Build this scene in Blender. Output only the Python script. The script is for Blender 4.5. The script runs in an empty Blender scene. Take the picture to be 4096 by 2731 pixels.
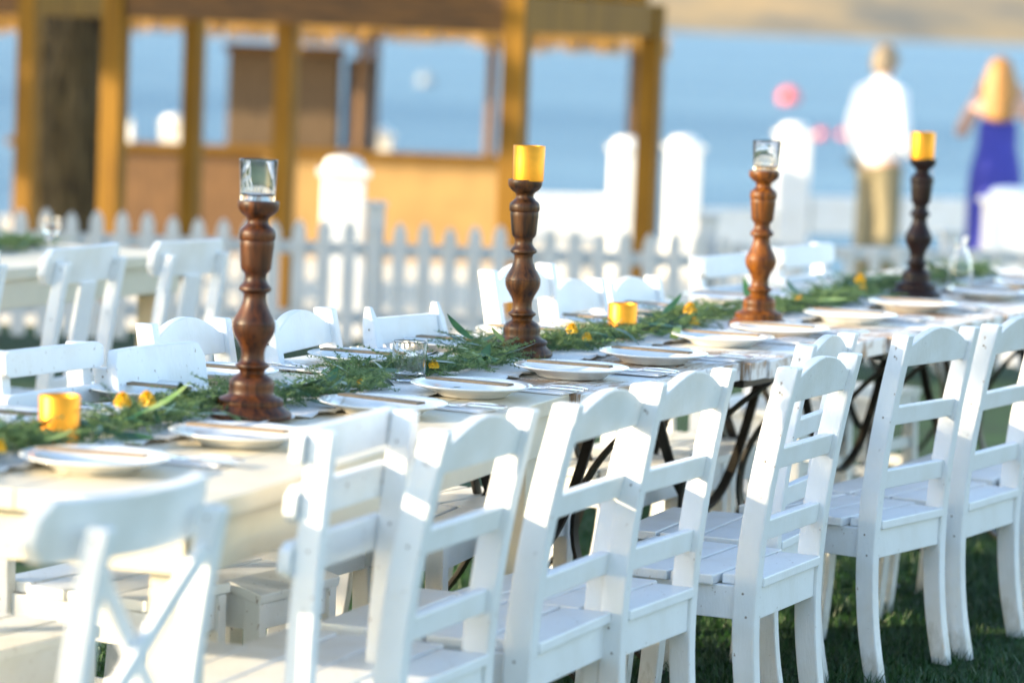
import bpy, bmesh, math, random
import numpy as np
from mathutils import Vector, Matrix

S = bpy.context.scene
COL = S.collection
R = math.radians
rng = random.Random(7)

# ------------------------------------------------------------------ camera
cam_d = bpy.data.cameras.new("camera")
cam = bpy.data.objects.new("camera", cam_d)
COL.objects.link(cam)
cam_d.sensor_width = 36.0
cam_d.lens = 120.0
cam_d.clip_start = 0.1
cam_d.clip_end = 30000.0
cam.location = (0, 0, 1.57)
PITCH, ROLL = R(5.3486), R(2.3)
cam.matrix_world = (Matrix.Translation((0, 0, 1.57)) @ Matrix.Rotation(R(90) - PITCH, 4, 'X')
                    @ Matrix.Rotation(ROLL, 4, 'Z'))
cam_d.dof.use_dof = True
cam_d.dof.focus_distance = 7.75
cam_d.dof.aperture_fstop = 2.35
S.camera = cam

# ------------------------------------------------------------------ world, sun, exposure
SUN_AZ = math.atan2(-0.942, -0.327)          # from +Y towards +X
SUN_EL = R(16.5)
W = bpy.data.worlds.new("World")
S.world = W
W.use_nodes = True
nt = W.node_tree
nt.nodes.clear()
wo = nt.nodes.new("ShaderNodeOutputWorld")
bg = nt.nodes.new("ShaderNodeBackground")
sk = nt.nodes.new("ShaderNodeTexSky")
sk.sky_type = 'NISHITA'
sk.sun_disc = False
sk.sun_elevation = SUN_EL
sk.sun_rotation = SUN_AZ
sk.dust_density = 0.6
sk.air_density = 1.0
sk.ozone_density = 1.0
bg.inputs['Strength'].default_value = 0.15
nt.links.new(sk.outputs[0], bg.inputs['Color'])
nt.links.new(bg.outputs[0], wo.inputs['Surface'])

sun_d = bpy.data.lights.new("sun", 'SUN')
sun_d.energy = 3.4
sun_d.angle = R(0.53)
sun_d.color = (1.0, 0.80, 0.52)
sun = bpy.data.objects.new("sun", sun_d)
COL.objects.link(sun)
sdir = Vector((math.sin(SUN_AZ) * math.cos(SUN_EL), math.cos(SUN_AZ) * math.cos(SUN_EL), math.sin(SUN_EL)))
sun.rotation_euler = sdir.to_track_quat('Z', 'Y').to_euler()
sun.location = sdir * 60

S.view_settings.view_transform = 'Standard'
S.view_settings.look = 'None'
S.view_settings.gamma = 1.0
S.view_settings.exposure = 1.85
S.render.engine = 'CYCLES'
S.cycles.use_denoising = True
S.cycles.max_bounces = 10
S.cycles.transmission_bounces = 10
S.cycles.transparent_max_bounces = 16

# ------------------------------------------------------------------ table frame: u along the table, n to the near side
P0 = Vector((-0.51976, 6.82253, 0.0))
DU = Vector((0.401899, 0.915684, 0.0))
DN = Vector((0.915684, -0.401899, 0.0))


def T(u, n, z=0.0):
    return P0 + DU * u + DN * n + Vector((0, 0, z))


ANG_NEAR = math.atan2(-DN.x, DN.y)           # local +y -> +n
ANG_FAR = ANG_NEAR + math.pi


# ------------------------------------------------------------------ materials
def newmat(name):
    m = bpy.data.materials.new(name)
    m.use_nodes = True
    t = m.node_tree
    b = t.nodes["Principled BSDF"]
    return m, t, b


def tex(t, scale=(1, 1, 1), nscale=5.0, detail=4, rough=0.55, rot=(0, 0, 0)):
    tc = t.nodes.new("ShaderNodeTexCoord")
    mp = t.nodes.new("ShaderNodeMapping")
    mp.inputs['Scale'].default_value = scale
    mp.inputs['Rotation'].default_value = rot
    n = t.nodes.new("ShaderNodeTexNoise")
    n.inputs['Scale'].default_value = nscale
    n.inputs['Detail'].default_value = detail
    n.inputs['Roughness'].default_value = rough
    t.links.new(tc.outputs['Object'], mp.inputs['Vector'])
    t.links.new(mp.outputs[0], n.inputs['Vector'])
    return n


def ramp(t, fac, stops, interp='LINEAR'):
    r = t.nodes.new("ShaderNodeValToRGB")
    r.color_ramp.interpolation = interp
    el = r.color_ramp.elements
    el[0].position, el[0].color = stops[0][0], (*stops[0][1], 1)
    el[1].position, el[1].color = stops[-1][0], (*stops[-1][1], 1)
    for p, c in stops[1:-1]:
        e = el.new(p)
        e.color = (*c, 1)
    t.links.new(fac, r.inputs['Fac'])
    return r


def bump(t, b, h, strength=0.3, dist=0.004):
    bp = t.nodes.new("ShaderNodeBump")
    bp.inputs['Strength'].default_value = strength
    bp.inputs['Distance'].default_value = dist
    t.links.new(h, bp.inputs['Height'])
    t.links.new(bp.outputs[0], b.inputs['Normal'])


def mixc(t, fac, a, b_):
    m = t.nodes.new("ShaderNodeMix")
    m.data_type = 'RGBA'
    t.links.new(fac, m.inputs['Factor'])
    for s, v in (('A', a), ('B', b_)):
        inp = [i for i in m.inputs if i.name == s and i.type == 'RGBA'][0]
        if isinstance(v, tuple):
            inp.default_value = (*v, 1)
        else:
            t.links.new(v, inp)
    return [o for o in m.outputs if o.type == 'RGBA'][0]


def simple(name, col, rough=0.5, metal=0.0, var=0.0, nscale=20, bumpd=0.0, stretch=(1, 1, 1), coat=0.0):
    m, t, b = newmat(name)
    b.inputs['Base Color'].default_value = (*col, 1)
    b.inputs['Roughness'].default_value = rough
    b.inputs['Metallic'].default_value = metal
    b.inputs['Coat Weight'].default_value = coat
    if var or bumpd:
        n = tex(t, stretch, nscale)
        if var:
            lo = tuple(c * (1 - var) for c in col)
            hi = tuple(min(1, c * (1 + var)) for c in col)
            r = ramp(t, n.outputs[0], [(0.3, lo), (0.7, hi)])
            t.links.new(r.outputs[0], b.inputs['Base Color'])
        if bumpd:
            bump(t, b, n.outputs[0], 0.5, bumpd)
    return m


def paint_white(name, base=(0.78, 0.80, 0.81), chips=0.70, rough=0.38, grain=(30, 30, 6), dirt=False):
    m, t, b = newmat(name)
    soft = tex(t, (1, 1, 1), 6, 3)
    r0 = ramp(t, soft.outputs[0], [(0.28, (base[0] * .92, base[1] * .90, base[2] * .86)), (0.5, base), (0.72, tuple(min(.86, c * 1.04) for c in base))])
    ch = tex(t, (1, 1, 0.7), 70, 4, 0.6)
    r1 = ramp(t, ch.outputs[0], [(chips, (0, 0, 0)), (chips + 0.03, (1, 1, 1))])
    col = mixc(t, r1.outputs[0], r0.outputs[0], (0.33, 0.27, 0.23))
    if dirt:
        tc = t.nodes.new("ShaderNodeTexCoord")
        sp = t.nodes.new("ShaderNodeSeparateXYZ")
        t.links.new(tc.outputs['Object'], sp.inputs[0])
        dn = tex(t, (1, 1, .35), 40, 4, 0.7)
        mr = t.nodes.new("ShaderNodeMapRange")
        mr.inputs['From Min'].default_value = 0.0
        mr.inputs['From Max'].default_value = 0.16
        mr.inputs['To Min'].default_value = 0.42
        mr.inputs['To Max'].default_value = -0.1
        t.links.new(sp.outputs[2], mr.inputs['Value'])
        ad = t.nodes.new("ShaderNodeMath")
        ad.operation = 'ADD'
        t.links.new(mr.outputs[0], ad.inputs[0])
        t.links.new(dn.outputs[0], ad.inputs[1])
        rd_ = ramp(t, ad.outputs[0], [(.60, (0, 0, 0)), (.92, (.5, .5, .5))])
        col = mixc(t, rd_.outputs[0], col, (0.26, 0.25, 0.17))
    t.links.new(col, b.inputs['Base Color'])
    b.inputs['Roughness'].default_value = rough
    g = tex(t, grain, 7, 4, 0.6)
    bump(t, b, g.outputs[0], 0.55, 0.003)
    return m


M = {}
M['white'] = paint_white("white chair paint", chips=0.69, dirt=True)
M['white_old'] = paint_white("flaking white paint", chips=0.66, dirt=True, grain=(14, 14, 5))
M['white_cream'] = paint_white("cream white paint", base=(0.62, 0.56, 0.43), chips=0.69)
M['screw'] = simple('rusty screw hole', (0.24, 0.21, 0.18), 0.8)
M['fence'] = paint_white("grey white fence paint", base=(0.56, 0.56, 0.55), chips=0.72)
M['pillar'] = paint_white("white masonry paint", base=(0.82, 0.81, 0.78), chips=0.8, rough=0.35)


def worn_top(name, rot):
    m, t, b = newmat(name)
    pl = tex(t, (3.0, 40, 3), 3.0, 6, 0.65, rot)
    big = tex(t, (1, 1, 1), 4.5, 4, 0.6)
    add = t.nodes.new("ShaderNodeMath")
    add.operation = 'ADD'
    t.links.new(pl.outputs[0], add.inputs[0])
    t.links.new(big.outputs[0], add.inputs[1])
    r = ramp(t, add.outputs[0], [(0.0, (0, 0, 0)), (0.485, (0, 0, 0)), (0.55, (1, 1, 1))])
    # ramp works on 0..1, so halve the sum
    hal = t.nodes.new("ShaderNodeMath")
    hal.operation = 'MULTIPLY'
    hal.inputs[1].default_value = 0.5
    t.links.new(add.outputs[0], hal.inputs[0])
    t.links.new(hal.outputs[0], r.inputs['Fac'])
    wood = ramp(t, pl.outputs[0], [(0.3, (0.17, 0.085, 0.045)), (0.7, (0.42, 0.29, 0.18))])
    col = mixc(t, r.outputs[0], (0.74, 0.73, 0.70), wood.outputs[0])
    t.links.new(col, b.inputs['Base Color'])
    b.inputs['Roughness'].default_value = 0.42
    bump(t, b, pl.outputs[0], 0.35, 0.003)
    return m


M['worn'] = worn_top("worn white table boards", (0, 0, 0))


def stained(name, lo, hi):
    m, t, b = newmat(name)
    g = tex(t, (70, 70, 5), 1.0, 5, 0.65)
    big = tex(t, (9, 9, 5), 1.0, 3)
    r = ramp(t, g.outputs[0], [(0.34, lo), (0.50, tuple(x * .45 + y * .55 for x, y in zip(lo, hi))), (0.64, hi)])
    r2 = ramp(t, big.outputs[0], [(0.3, (0.25, 0.25, 0.25)), (0.65, (1, 1, 1))])
    mul = t.nodes.new("ShaderNodeMix")
    mul.data_type = 'RGBA'
    mul.blend_type = 'MULTIPLY'
    mul.inputs['Factor'].default_value = 0.75
    ca = [i for i in mul.inputs if i.type == 'RGBA']
    t.links.new(r.outputs[0], ca[0])
    t.links.new(r2.outputs[0], ca[1])
    t.links.new([o for o in mul.outputs if o.type == 'RGBA'][0], b.inputs['Base Color'])
    b.inputs['Roughness'].default_value = 0.42
    b.inputs['Specular IOR Level'].default_value = 0.3
    bump(t, b, g.outputs[0], 0.3, 0.0012)
    return m


M['stain_red'] = stained("reddish brown stained wood", (0.007, 0.002, 0.0006), (0.120, 0.035, 0.005))
M['stain_brown'] = stained("brown stained wood", (0.005, 0.0018, 0.0006), (0.130, 0.046, 0.007))
M['wood_orange'] = stained("orange brown wood", (0.03, 0.007, 0.0008), (0.27, 0.085, 0.005))  # brighter, more orange tones than the other candlestick woods
M['wood_dark'] = stained("dark brown wood", (0.004, 0.0015, 0.0008), (0.034, 0.010, 0.003))  # darkest tones of the candlestick woods

M['gold'] = simple("frosted gold", (0.80, 0.32, 0.028), 0.42, 0.9, 0.05, 60, 0.0004)
M['silver'] = simple("polished steel", (0.80, 0.81, 0.83), 0.13, 1.0)
M['iron'] = simple("black iron", (0.018, 0.016, 0.013), 0.45, 0.4, 0.35, 30, 0.001)
M['china'] = simple("white china", (0.80, 0.80, 0.77), 0.12, 0.0, 0.02, 9)
M['kraft'] = simple("brown kraft card", (0.24, 0.17, 0.10), 0.75, 0, 0.15, 70)
M['linen'] = simple("white linen", (0.80, 0.80, 0.79), 0.85, 0, 0.05, 60, 0.002)
M['lace'] = simple("off white lace", (0.76, 0.75, 0.71), 0.9, 0, 0.08, 120, 0.003)
m, t, b = newmat("clear glass")
b.inputs['Base Color'].default_value = (1, 1, 1, 1)
b.inputs['Transmission Weight'].default_value = 1.0
b.inputs['Roughness'].default_value = 0.01
b.inputs['IOR'].default_value = 1.46
M['glass'] = m


def leafmat(name, a, c, rough=0.5, trans=0.0):
    m, t, b = newmat(name)
    n = tex(t, (1, 1, 1), 22, 3)
    r = ramp(t, n.outputs[0], [(0.3, a), (0.7, c)])
    t.links.new(r.outputs[0], b.inputs['Base Color'])
    b.inputs['Roughness'].default_value = rough
    return m


M['fern'] = leafmat("asparagus fern green", (0.040, 0.105, 0.032), (0.16, 0.24, 0.065))
M['leaf'] = leafmat("dark glossy leaf", (0.010, 0.050, 0.018), (0.035, 0.11, 0.030), 0.32)
M['leaf_pale'] = leafmat("pale green leaf", (0.10, 0.20, 0.05), (0.24, 0.32, 0.12), 0.4)
M['petal'] = simple("yellow petal", (0.85, 0.50, 0.015), 0.5, 0, 0.2, 60)
M['stem'] = simple("brown stem", (0.10, 0.07, 0.03), 0.7)
M['grass_blade'] = leafmat("grass blade green", (0.005, 0.034, 0.007), (0.022, 0.090, 0.011), 0.5)
M['tree_leaf'] = leafmat("tree leaf green", (0.02, 0.06, 0.015), (0.06, 0.11, 0.03), 0.5)
M['bark'] = simple("bark", (0.13, 0.09, 0.06), 0.9, 0, 0.4, 14, 0.02, (6, 6, 1))

# ground
m, t, b = newmat("lawn soil and turf")
n = tex(t, (1, 1, 1), 3.0, 8, 0.7)
r = ramp(t, n.outputs[0], [(0.3, (0.005, 0.022, 0.006)), (0.55, (0.010, 0.055, 0.008)), (0.75, (0.026, 0.085, 0.010))])
t.links.new(r.outputs[0], b.inputs['Base Color'])
b.inputs['Roughness'].default_value = 0.9
n2 = tex(t, (1, 1, 1), 90, 6, 0.7)
bump(t, b, n2.outputs[0], 0.8, 0.02)
M['lawn'] = m
M['sand'] = simple("pale sand", (0.72, 0.63, 0.48), 0.9, 0, 0.08, 3, 0.01)

m, t, b = newmat("sea water")
n = tex(t, (0.35, 1.6, 1), 0.5, 8, 0.65)
n3 = tex(t, (0.02, 0.09, 1), 0.6, 4, 0.6)
r = ramp(t, n3.outputs[0], [(0.36, (0.035, 0.125, 0.22)), (0.64, (0.105, 0.22, 0.315))])
t.links.new(r.outputs[0], b.inputs['Base Color'])
b.inputs['Roughness'].default_value = 0.35
b.inputs['IOR'].default_value = 1.33
b.inputs['Specular IOR Level'].default_value = 0.35
bump(t, b, n.outputs[0], 1.0, 0.5)
M['sea'] = m

m, t, b = newmat("dry hillside")
n = tex(t, (0.009, 0.004, 0.035), 1.0, 6, 0.6)
r = ramp(t, n.outputs[0], [(0.38, (0.20, 0.175, 0.13)), (0.48, (0.34, 0.25, 0.14)), (0.60, (0.47, 0.31, 0.14))])
t.links.new(r.outputs[0], b.inputs['Base Color'])
b.inputs['Roughness'].default_value = 1.0
M['hill'] = m

m, t, b = newmat("golden varnished timber")
n = tex(t, (14, 14, 1.2), 1.6, 5, 0.6)
r = ramp(t, n.outputs[0], [(0.3, (0.115, 0.052, 0.002)), (0.7, (0.225, 0.112, 0.006))])
t.links.new(r.outputs[0], b.inputs['Base Color'])
b.inputs['Roughness'].default_value = 0.65
b.inputs['Specular IOR Level'].default_value = 0.2
M['timber'] = m
M['beam_shaded'] = simple('beam with painted shade', (0.085, 0.036, 0.004), 0.75, 0, 0.45, 5, 0, (8, 1, 8))  # pergola timber with the front beam's shade put into a darker colour
M['timber_dark'] = simple("dark brown timber", (0.15, 0.075, 0.025), 0.55, 0, 0.3, 10, 0, (5, 5, 1))
M['thatch'] = simple("golden straw thatch", (0.42, 0.235, 0.05), 0.8, 0, 0.6, 26, 0.01, (3, 3, 0.4))
M['palm_fibre'] = simple("dry palm fibre", (0.070, 0.050, 0.020), 0.9, 0, 0.85, 9, 0.02, (5, 5, 0.5))
M['counter'] = simple("tan plywood", (0.40, 0.24, 0.08), 0.7, 0, 0.15, 4)
M['cabinet'] = simple("weathered brown boards", (0.13, 0.085, 0.045), 0.8, 0, 0.25, 8, 0, (6, 6, 0.7))
M['curtain'] = simple("grey violet cloth", (0.30, 0.28, 0.30), 0.9, 0, 0.1, 6)
M['skin'] = simple("skin", (0.62, 0.36, 0.26), 0.5, 0, 0.08, 30)
M['shirt'] = simple("white cotton shirt", (0.82, 0.83, 0.85), 0.85, 0, 0.04, 30, 0.01)
M['khaki'] = simple("khaki cotton", (0.225, 0.19, 0.11), 0.85, 0, 0.1, 30, 0.01)
M['dress'] = simple("violet blue dress cloth", (0.040, 0.045, 0.33), 0.75, 0, 0.15, 20, 0.01)
M['hair_grey'] = simple("grey brown hair", (0.26, 0.20, 0.13), 0.6, 0, 0.3, 60, 0.004)
M['hair_blond'] = simple("golden blond hair", (0.36, 0.175, 0.04), 0.5, 0, 0.5, 40, 0.006, (3, 3, 0.4))
M['shoe'] = simple("brown leather", (0.09, 0.05, 0.03), 0.5)
M['buoy_red'] = simple("red buoy plastic", (0.80, 0.10, 0.08), 0.4, 0, 0.1, 4)
M['buoy_grey'] = simple('weathered grey buoy plastic', (0.26, 0.29, 0.31), 0.6, 0, 0.1, 4)
M['buoy_white'] = simple("white buoy plastic", (0.80, 0.80, 0.78), 0.4, 0, 0.05, 4)


# ------------------------------------------------------------------ mesh helpers
def bm_box(bm, c, s, rot=None, bev=0.0):
    """axis aligned box centre c size s, optional Matrix rot"""
    vs = []
    for dx in (-.5, .5):
        for dy in (-.5, .5):
            for dz in (-.5, .5):
                v = Vector((dx * s[0], dy * s[1], dz * s[2]))
                if rot is not None:
                    v = rot @ v
                vs.append(bm.verts.new(v + Vector(c)))
    for f in ((0, 1, 3, 2), (4, 6, 7, 5), (0, 4, 5, 1), (2, 3, 7, 6), (0, 2, 6, 4), (1, 5, 7, 3)):
        bm.faces.new([vs[i] for i in f])


def bm_sweep(bm, pts, A, B, wa, wb):
    """rectangular section sweep: pts list of Vector, A/B side vectors (fixed or per point), wa/wb widths (number or list)"""
    rings = []
    for i, p in enumerate(pts):
        a = (A[i] if isinstance(A, list) else A)
        bb = (B[i] if isinstance(B, list) else B)
        x = (wa[i] if isinstance(wa, list) else wa) / 2
        y = (wb[i] if isinstance(wb, list) else wb) / 2
        rings.append([bm.verts.new(Vector(p) + a * sx * x + bb * sy * y) for sx, sy in ((-1, -1), (1, -1), (1, 1), (-1, 1))])
    for r0, r1 in zip(rings, rings[1:]):
        for k in range(4):
            bm.faces.new((r0[k], r0[(k + 1) % 4], r1[(k + 1) % 4], r1[k]))
    bm.faces.new(rings[0][::-1])
    bm.faces.new(rings[-1])


def bm_prism(bm, poly, y0, y1):
    """extrude an x-z polygon from y0 to y1"""
    a = [bm.verts.new((x, y0, z)) for x, z in poly]
    b_ = [bm.verts.new((x, y1, z)) for x, z in poly]
    n_ = len(poly)
    bm.faces.new(a)
    bm.faces.new(b_[::-1])
    for i in range(n_):
        bm.faces.new((a[i], b_[i], b_[(i + 1) % n_], a[(i + 1) % n_]))


def bm_lathe(bm, prof, seg=40, c=(0, 0, 0), close=False):
    rings = []
    for r_, z in prof:
        if r_ <= 1e-6:
            rings.append([bm.verts.new((c[0], c[1], c[2] + z))])
        else:
            rings.append([bm.verts.new((c[0] + r_ * math.cos(2 * math.pi * k / seg), c[1] + r_ * math.sin(2 * math.pi * k / seg), c[2] + z)) for k in range(seg)])
    for r0, r1 in zip(rings, rings[1:]):
        for k in range(seg):
            k2 = (k + 1) % seg
            if len(r0) == 1 and len(r1) == 1:
                continue
            if len(r0) == 1:
                bm.faces.new((r0[0], r1[k2], r1[k]))
            elif len(r1) == 1:
                bm.faces.new((r0[k], r0[k2], r1[0]))
            else:
                bm.faces.new((r0[k], r0[k2], r1[k2], r1[k]))


def bm_tube(bm, pts, rad, seg=8):
    pts = [Vector(p) for p in pts]
    rings = []
    for i, p in enumerate(pts):
        tg = (pts[min(i + 1, len(pts) - 1)] - pts[max(i - 1, 0)]).normalized()
        a = tg.orthogonal().normalized() if i == 0 else (pa - tg * pa.dot(tg)).normalized()
        pa = a
        b_ = tg.cross(a)
        r_ = rad[i] if isinstance(rad, (list, tuple)) else rad
        rings.append([bm.verts.new(p + (a * math.cos(2 * math.pi * k / seg) + b_ * math.sin(2 * math.pi * k / seg)) * r_) for k in range(seg)])
    for r0, r1 in zip(rings, rings[1:]):
        for k in range(seg):
            bm.faces.new((r0[k], r0[(k + 1) % seg], r1[(k + 1) % seg], r1[k]))
    bm.faces.new(rings[0][::-1])
    bm.faces.new(rings[-1])


def finish(name, bm, mat, parent=None, bev=0.0, smooth=False, seg=2):
    bmesh.ops.recalc_face_normals(bm, faces=bm.faces[:])
    if bev > 0:
        ed = [e for e in bm.edges if len(e.link_faces) == 2 and e.calc_face_angle(0) > R(35)]
        bmesh.ops.bevel(bm, geom=ed, offset=bev, segments=seg, affect='EDGES', profile=0.5, clamp_overlap=True)
    me = bpy.data.meshes.new(name)
    bm.to_mesh(me)
    bm.free()
    return link(name, me, mat, parent, smooth)


def link(name, me, mat, parent=None, smooth=False):
    if smooth:
        me.polygons.foreach_set('use_smooth', [True] * len(me.polygons))
        if smooth in ('angle', 'round'):
            me.set_sharp_from_angle(angle=R(20) if smooth == 'angle' else R(38))
    if mat is not None:
        me.materials.append(mat)
    o = bpy.data.objects.new(name, me)
    COL.objects.link(o)
    if parent is not None:
        o.parent = parent
    return o


def raw(name, V, F, mat, parent=None, smooth=False):
    me = bpy.data.meshes.new(name)
    me.from_pydata([tuple(v) for v in V], [], F)
    me.update()
    return link(name, me, mat, parent, smooth)


def tag(o, label, cat, group=None, kind=None):
    if label:
        o['label'] = label
    if cat:
        o['category'] = cat
    if group:
        o['group'] = group
    if kind:
        o['kind'] = kind
    return o


def thing(name, label, cat, loc=(0, 0, 0), rz=0.0, group=None):
    o = bpy.data.objects.new(name, None)
    o.empty_display_size = 0.1
    COL.objects.link(o)
    o.location = loc
    o.rotation_euler = (0, 0, rz)
    return tag(o, label, cat, group)


def dup(root):
    r_ = root.copy()
    COL.objects.link(r_)
    for ch in list(root.children):
        c = ch.copy()
        COL.objects.link(c)
        c.parent = r_
        for g in list(ch.children):
            d_ = g.copy()
            COL.objects.link(d_)
            d_.parent = c
    return r_


def struct(name, V, F, mat):
    o = raw(name, V, F, mat)
    o['kind'] = 'structure'
    return o


def quad_sheet(name, x0, x1, y0, y1, z, mat):
    return struct(name, [(x0, y0, z), (x1, y0, z), (x1, y1, z), (x0, y1, z)], [(0, 1, 2, 3)], mat)


X, Y, Z = Vector((1, 0, 0)), Vector((0, 1, 0)), Vector((0, 0, 1))

# ------------------------------------------------------------------ the setting
struct('lawn', [(-70, -60, 0), (70, -60, 0), (70, 16.6, 0), (-70, 16.6, 0)], [(0, 1, 2, 3)], M['lawn'])
struct('sand', [(-70, 16.6, 0.0), (70, 16.6, 0.0), (70, 18.2, -.25), (-70, 18.2, -.25), (70, 25.5, -.25), (-70, 25.5, -.25),
                (70, 27.4, -.5), (1.7, 27.4, -.5), (-70, 27.4, -.5), (1.7, 33, -.5), (-70, 33, -.5),
                (70, 27.4, -2.0), (1.7, 27.4, -2.0), (1.7, 33, -2), (-70, 33, -2)],
       [(0, 1, 2, 3), (3, 2, 4, 5), (5, 4, 6, 7, 8), (8, 7, 9, 10), (6, 11, 12, 7), (7, 12, 13, 9), (9, 13, 14, 10)], M['sand'])
quad_sheet('sea', -9000, 9000, 27.0, 12000, -1.2, M['sea'])

# hills on the far shore
shore = [(-4000, 2300), (-2000, 2400), (79, 2450), (400, 2750), (1050, 3300), (4000, 4200), (6000, 4800)]
V, F = [], []
nx, ny = 150, 26
xs = np.linspace(-4000, 6000, nx)
ys0 = np.interp(xs, [p[0] for p in shore], [p[1] for p in shore])
for j in range(ny):
    tt = (j / (ny - 1))
    for i in range(nx):
        dist = tt * 2600
        x = xs[i]
        h = -2 + 300 * (1 - math.exp(-dist / 850)) * (0.62 + 0.25 * math.sin(x * .0041 + tt * 3) + 0.16 * math.sin(x * .011 + tt * 7) + .1 * math.sin(x * .027 + tt * 15))
        V.append((x - dist * 0.25, ys0[i] + dist + 40 * math.sin(x * .013), h))
for j in range(ny - 1):
    for i in range(nx - 1):
        a = j * nx + i
        F.append((a, a + 1, a + nx + 1, a + nx))
o = raw('hills', V, F, M['hill'], smooth=True)
o['kind'] = 'structure'

# grass blades
def grass_patch():
    g = np.random.default_rng(3)
    N = 95000
    u = g.uniform(-0.2, 5.6, N)
    n_ = g.uniform(-1.0, 2.3, N)
    px = P0.x + DU.x * u + DN.x * n_
    py = P0.y + DU.y * u + DN.y * n_
    cl = 0.5 + 0.5 * np.sin(px * 9 + 2 * np.sin(py * 5)) * np.sin(py * 8 + 1.5 * np.sin(px * 6))
    h = g.uniform(.018, .042, N) * (0.6 + 0.7 * cl)
    a = g.uniform(0, 2 * np.pi, N)
    w = g.uniform(.0015, .003, N)
    lx, ly = g.normal(0, .45, N) * h, g.normal(0, .45, N) * h
    base = np.stack([px, py, np.zeros(N)], 1)
    side = np.stack([np.cos(a) * w, np.sin(a) * w, np.zeros(N)], 1)
    tip = base + np.stack([lx, ly, h], 1)
    Vv = np.stack([base - side, base + side, tip], 1).reshape(-1, 3)
    me = bpy.data.meshes.new('grass')
    me.vertices.add(3 * N)
    me.vertices.foreach_set('co', Vv.astype(np.float32).ravel())
    me.loops.add(3 * N)
    me.loops.foreach_set('vertex_index', np.arange(3 * N, dtype=np.int32))
    me.polygons.add(N)
    me.polygons.foreach_set('loop_start', np.arange(0, 3 * N, 3, dtype=np.int32))
    me.update(calc_edges=True)
    o = link('grass', me, M['grass_blade'])
    tag(o, 'short green grass under and around the white table and chairs', 'grass', kind='stuff')


grass_patch()


# ------------------------------------------------------------------ chairs
POSTX = 0.205


def cat_interp(keys, n=20):
    zs = np.array([k[0] for k in keys])
    ys = np.array([k[1] for k in keys])
    zz = np.linspace(zs[0], zs[-1], n)
    # smooth by cubic hermite (finite differences)
    mm = np.gradient(ys, zs)
    out = []
    for z in zz:
        i = min(np.searchsorted(zs, z, side='right') - 1, len(zs) - 2)
        h = zs[i + 1] - zs[i]
        s = (z - zs[i]) / h
        y = ((2 * s**3 - 3 * s**2 + 1) * ys[i] + (s**3 - 2 * s**2 + s) * h * mm[i] + (-2 * s**3 + 3 * s**2) * ys[i + 1] + (s**3 - s**2) * h * mm[i + 1])
        out.append((float(z), float(y)))
    return out


PROF = [(0, .040), (.12, .014), (.25, .0), (.40, .0), (.52, .010), (.70, .038), (.86, .072)]


REC = 1.0


def post_y(z):
    return (REC if z > .4 else 1.0) * float(np.interp(z, [p[0] for p in cat_interp(PROF, 40)], [p[1] for p in cat_interp(PROF, 40)]))


def rear_leg(sx, parent, mat, wx=.036, wy=.053, ztop=.86, rounded=False):
    bm = bmesh.new()
    pts = [Vector((sx * POSTX, y * (REC if z > .4 else 1.0), z)) for z, y in cat_interp(PROF, 24) if z <= ztop + 1e-6]
    n_ = len(pts)
    wxl, wyl = [wx] * n_, [wy * (0.92 + .1 * math.sin(math.pi * min(1, p.z / .86))) for p in pts]
    if rounded:
        for k, f in ((-1, .45), (-2, .85)):
            wxl[k] *= f
            wyl[k] *= f
    bm_sweep(bm, pts, X, Y, wxl, wyl)
    o = finish('rear_leg', bm, mat, parent, .0045, smooth='angle')
    bm = bmesh.new()
    bm.from_mesh(o.data)
    for z, dy in ((.315, .006), (.365, -.004), (.655, .002), (.805, -.003)):
        for sd in (-1, 1):
            c = Vector((sx * POSTX + sd * (wx / 2 + .0006), post_y(z) + dy, z))
            vs = [bm.verts.new(c + Vector((0, math.cos(a) * .0028, math.sin(a) * .0028))) for a in np.linspace(0, 2 * math.pi, 11)[:-1]]
            f = bm.faces.new(vs if sd > 0 else vs[::-1])
            f.material_index = 1
    bm.to_mesh(o.data)
    bm.free()
    o.data.materials.append(M['screw'])
    return o


def slat_obj(name, parent, mat, z0, z1, thick, yoff, half, arch=0.0, bow=0.0, rad=0.0, shoulder=0.0):
    """a rail across the back, following the recline; arch lifts the middle of its upper edge, bow curves it in plan"""
    bm = bmesh.new()
    N = 22
    rings = []
    for i in range(N + 1):
        s = -1 + 2 * i / N
        x = s * half
        up = z1 + arch * (max(0.0, 1 - (abs(s) / 0.93) ** 2.0)) ** 1.1 if arch else z1
        lo = z0
        if rad:
            d_ = half - abs(x)
            if d_ < rad:
                k = rad - math.sqrt(max(0, rad * rad - (rad - d_) ** 2))
                up -= k
                lo += k
        yb = bow * (1 - s * s)
        ring = []
        for zz, yy in ((lo, -thick / 2), (up, -thick / 2), (up, thick / 2), (lo, thick / 2)):
            ring.append(bm.verts.new((x, post_y(zz) + yoff + yy + yb, zz)))
        rings.append(ring)
    for r0, r1 in zip(rings, rings[1:]):
        for k in range(4):
            bm.faces.new((r0[k], r0[(k + 1) % 4], r1[(k + 1) % 4], r1[k]))
    bm.faces.new(rings[0][::-1])
    bm.faces.new(rings[-1])
    return finish(name, bm, mat, parent, .003, smooth='angle')


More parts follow.
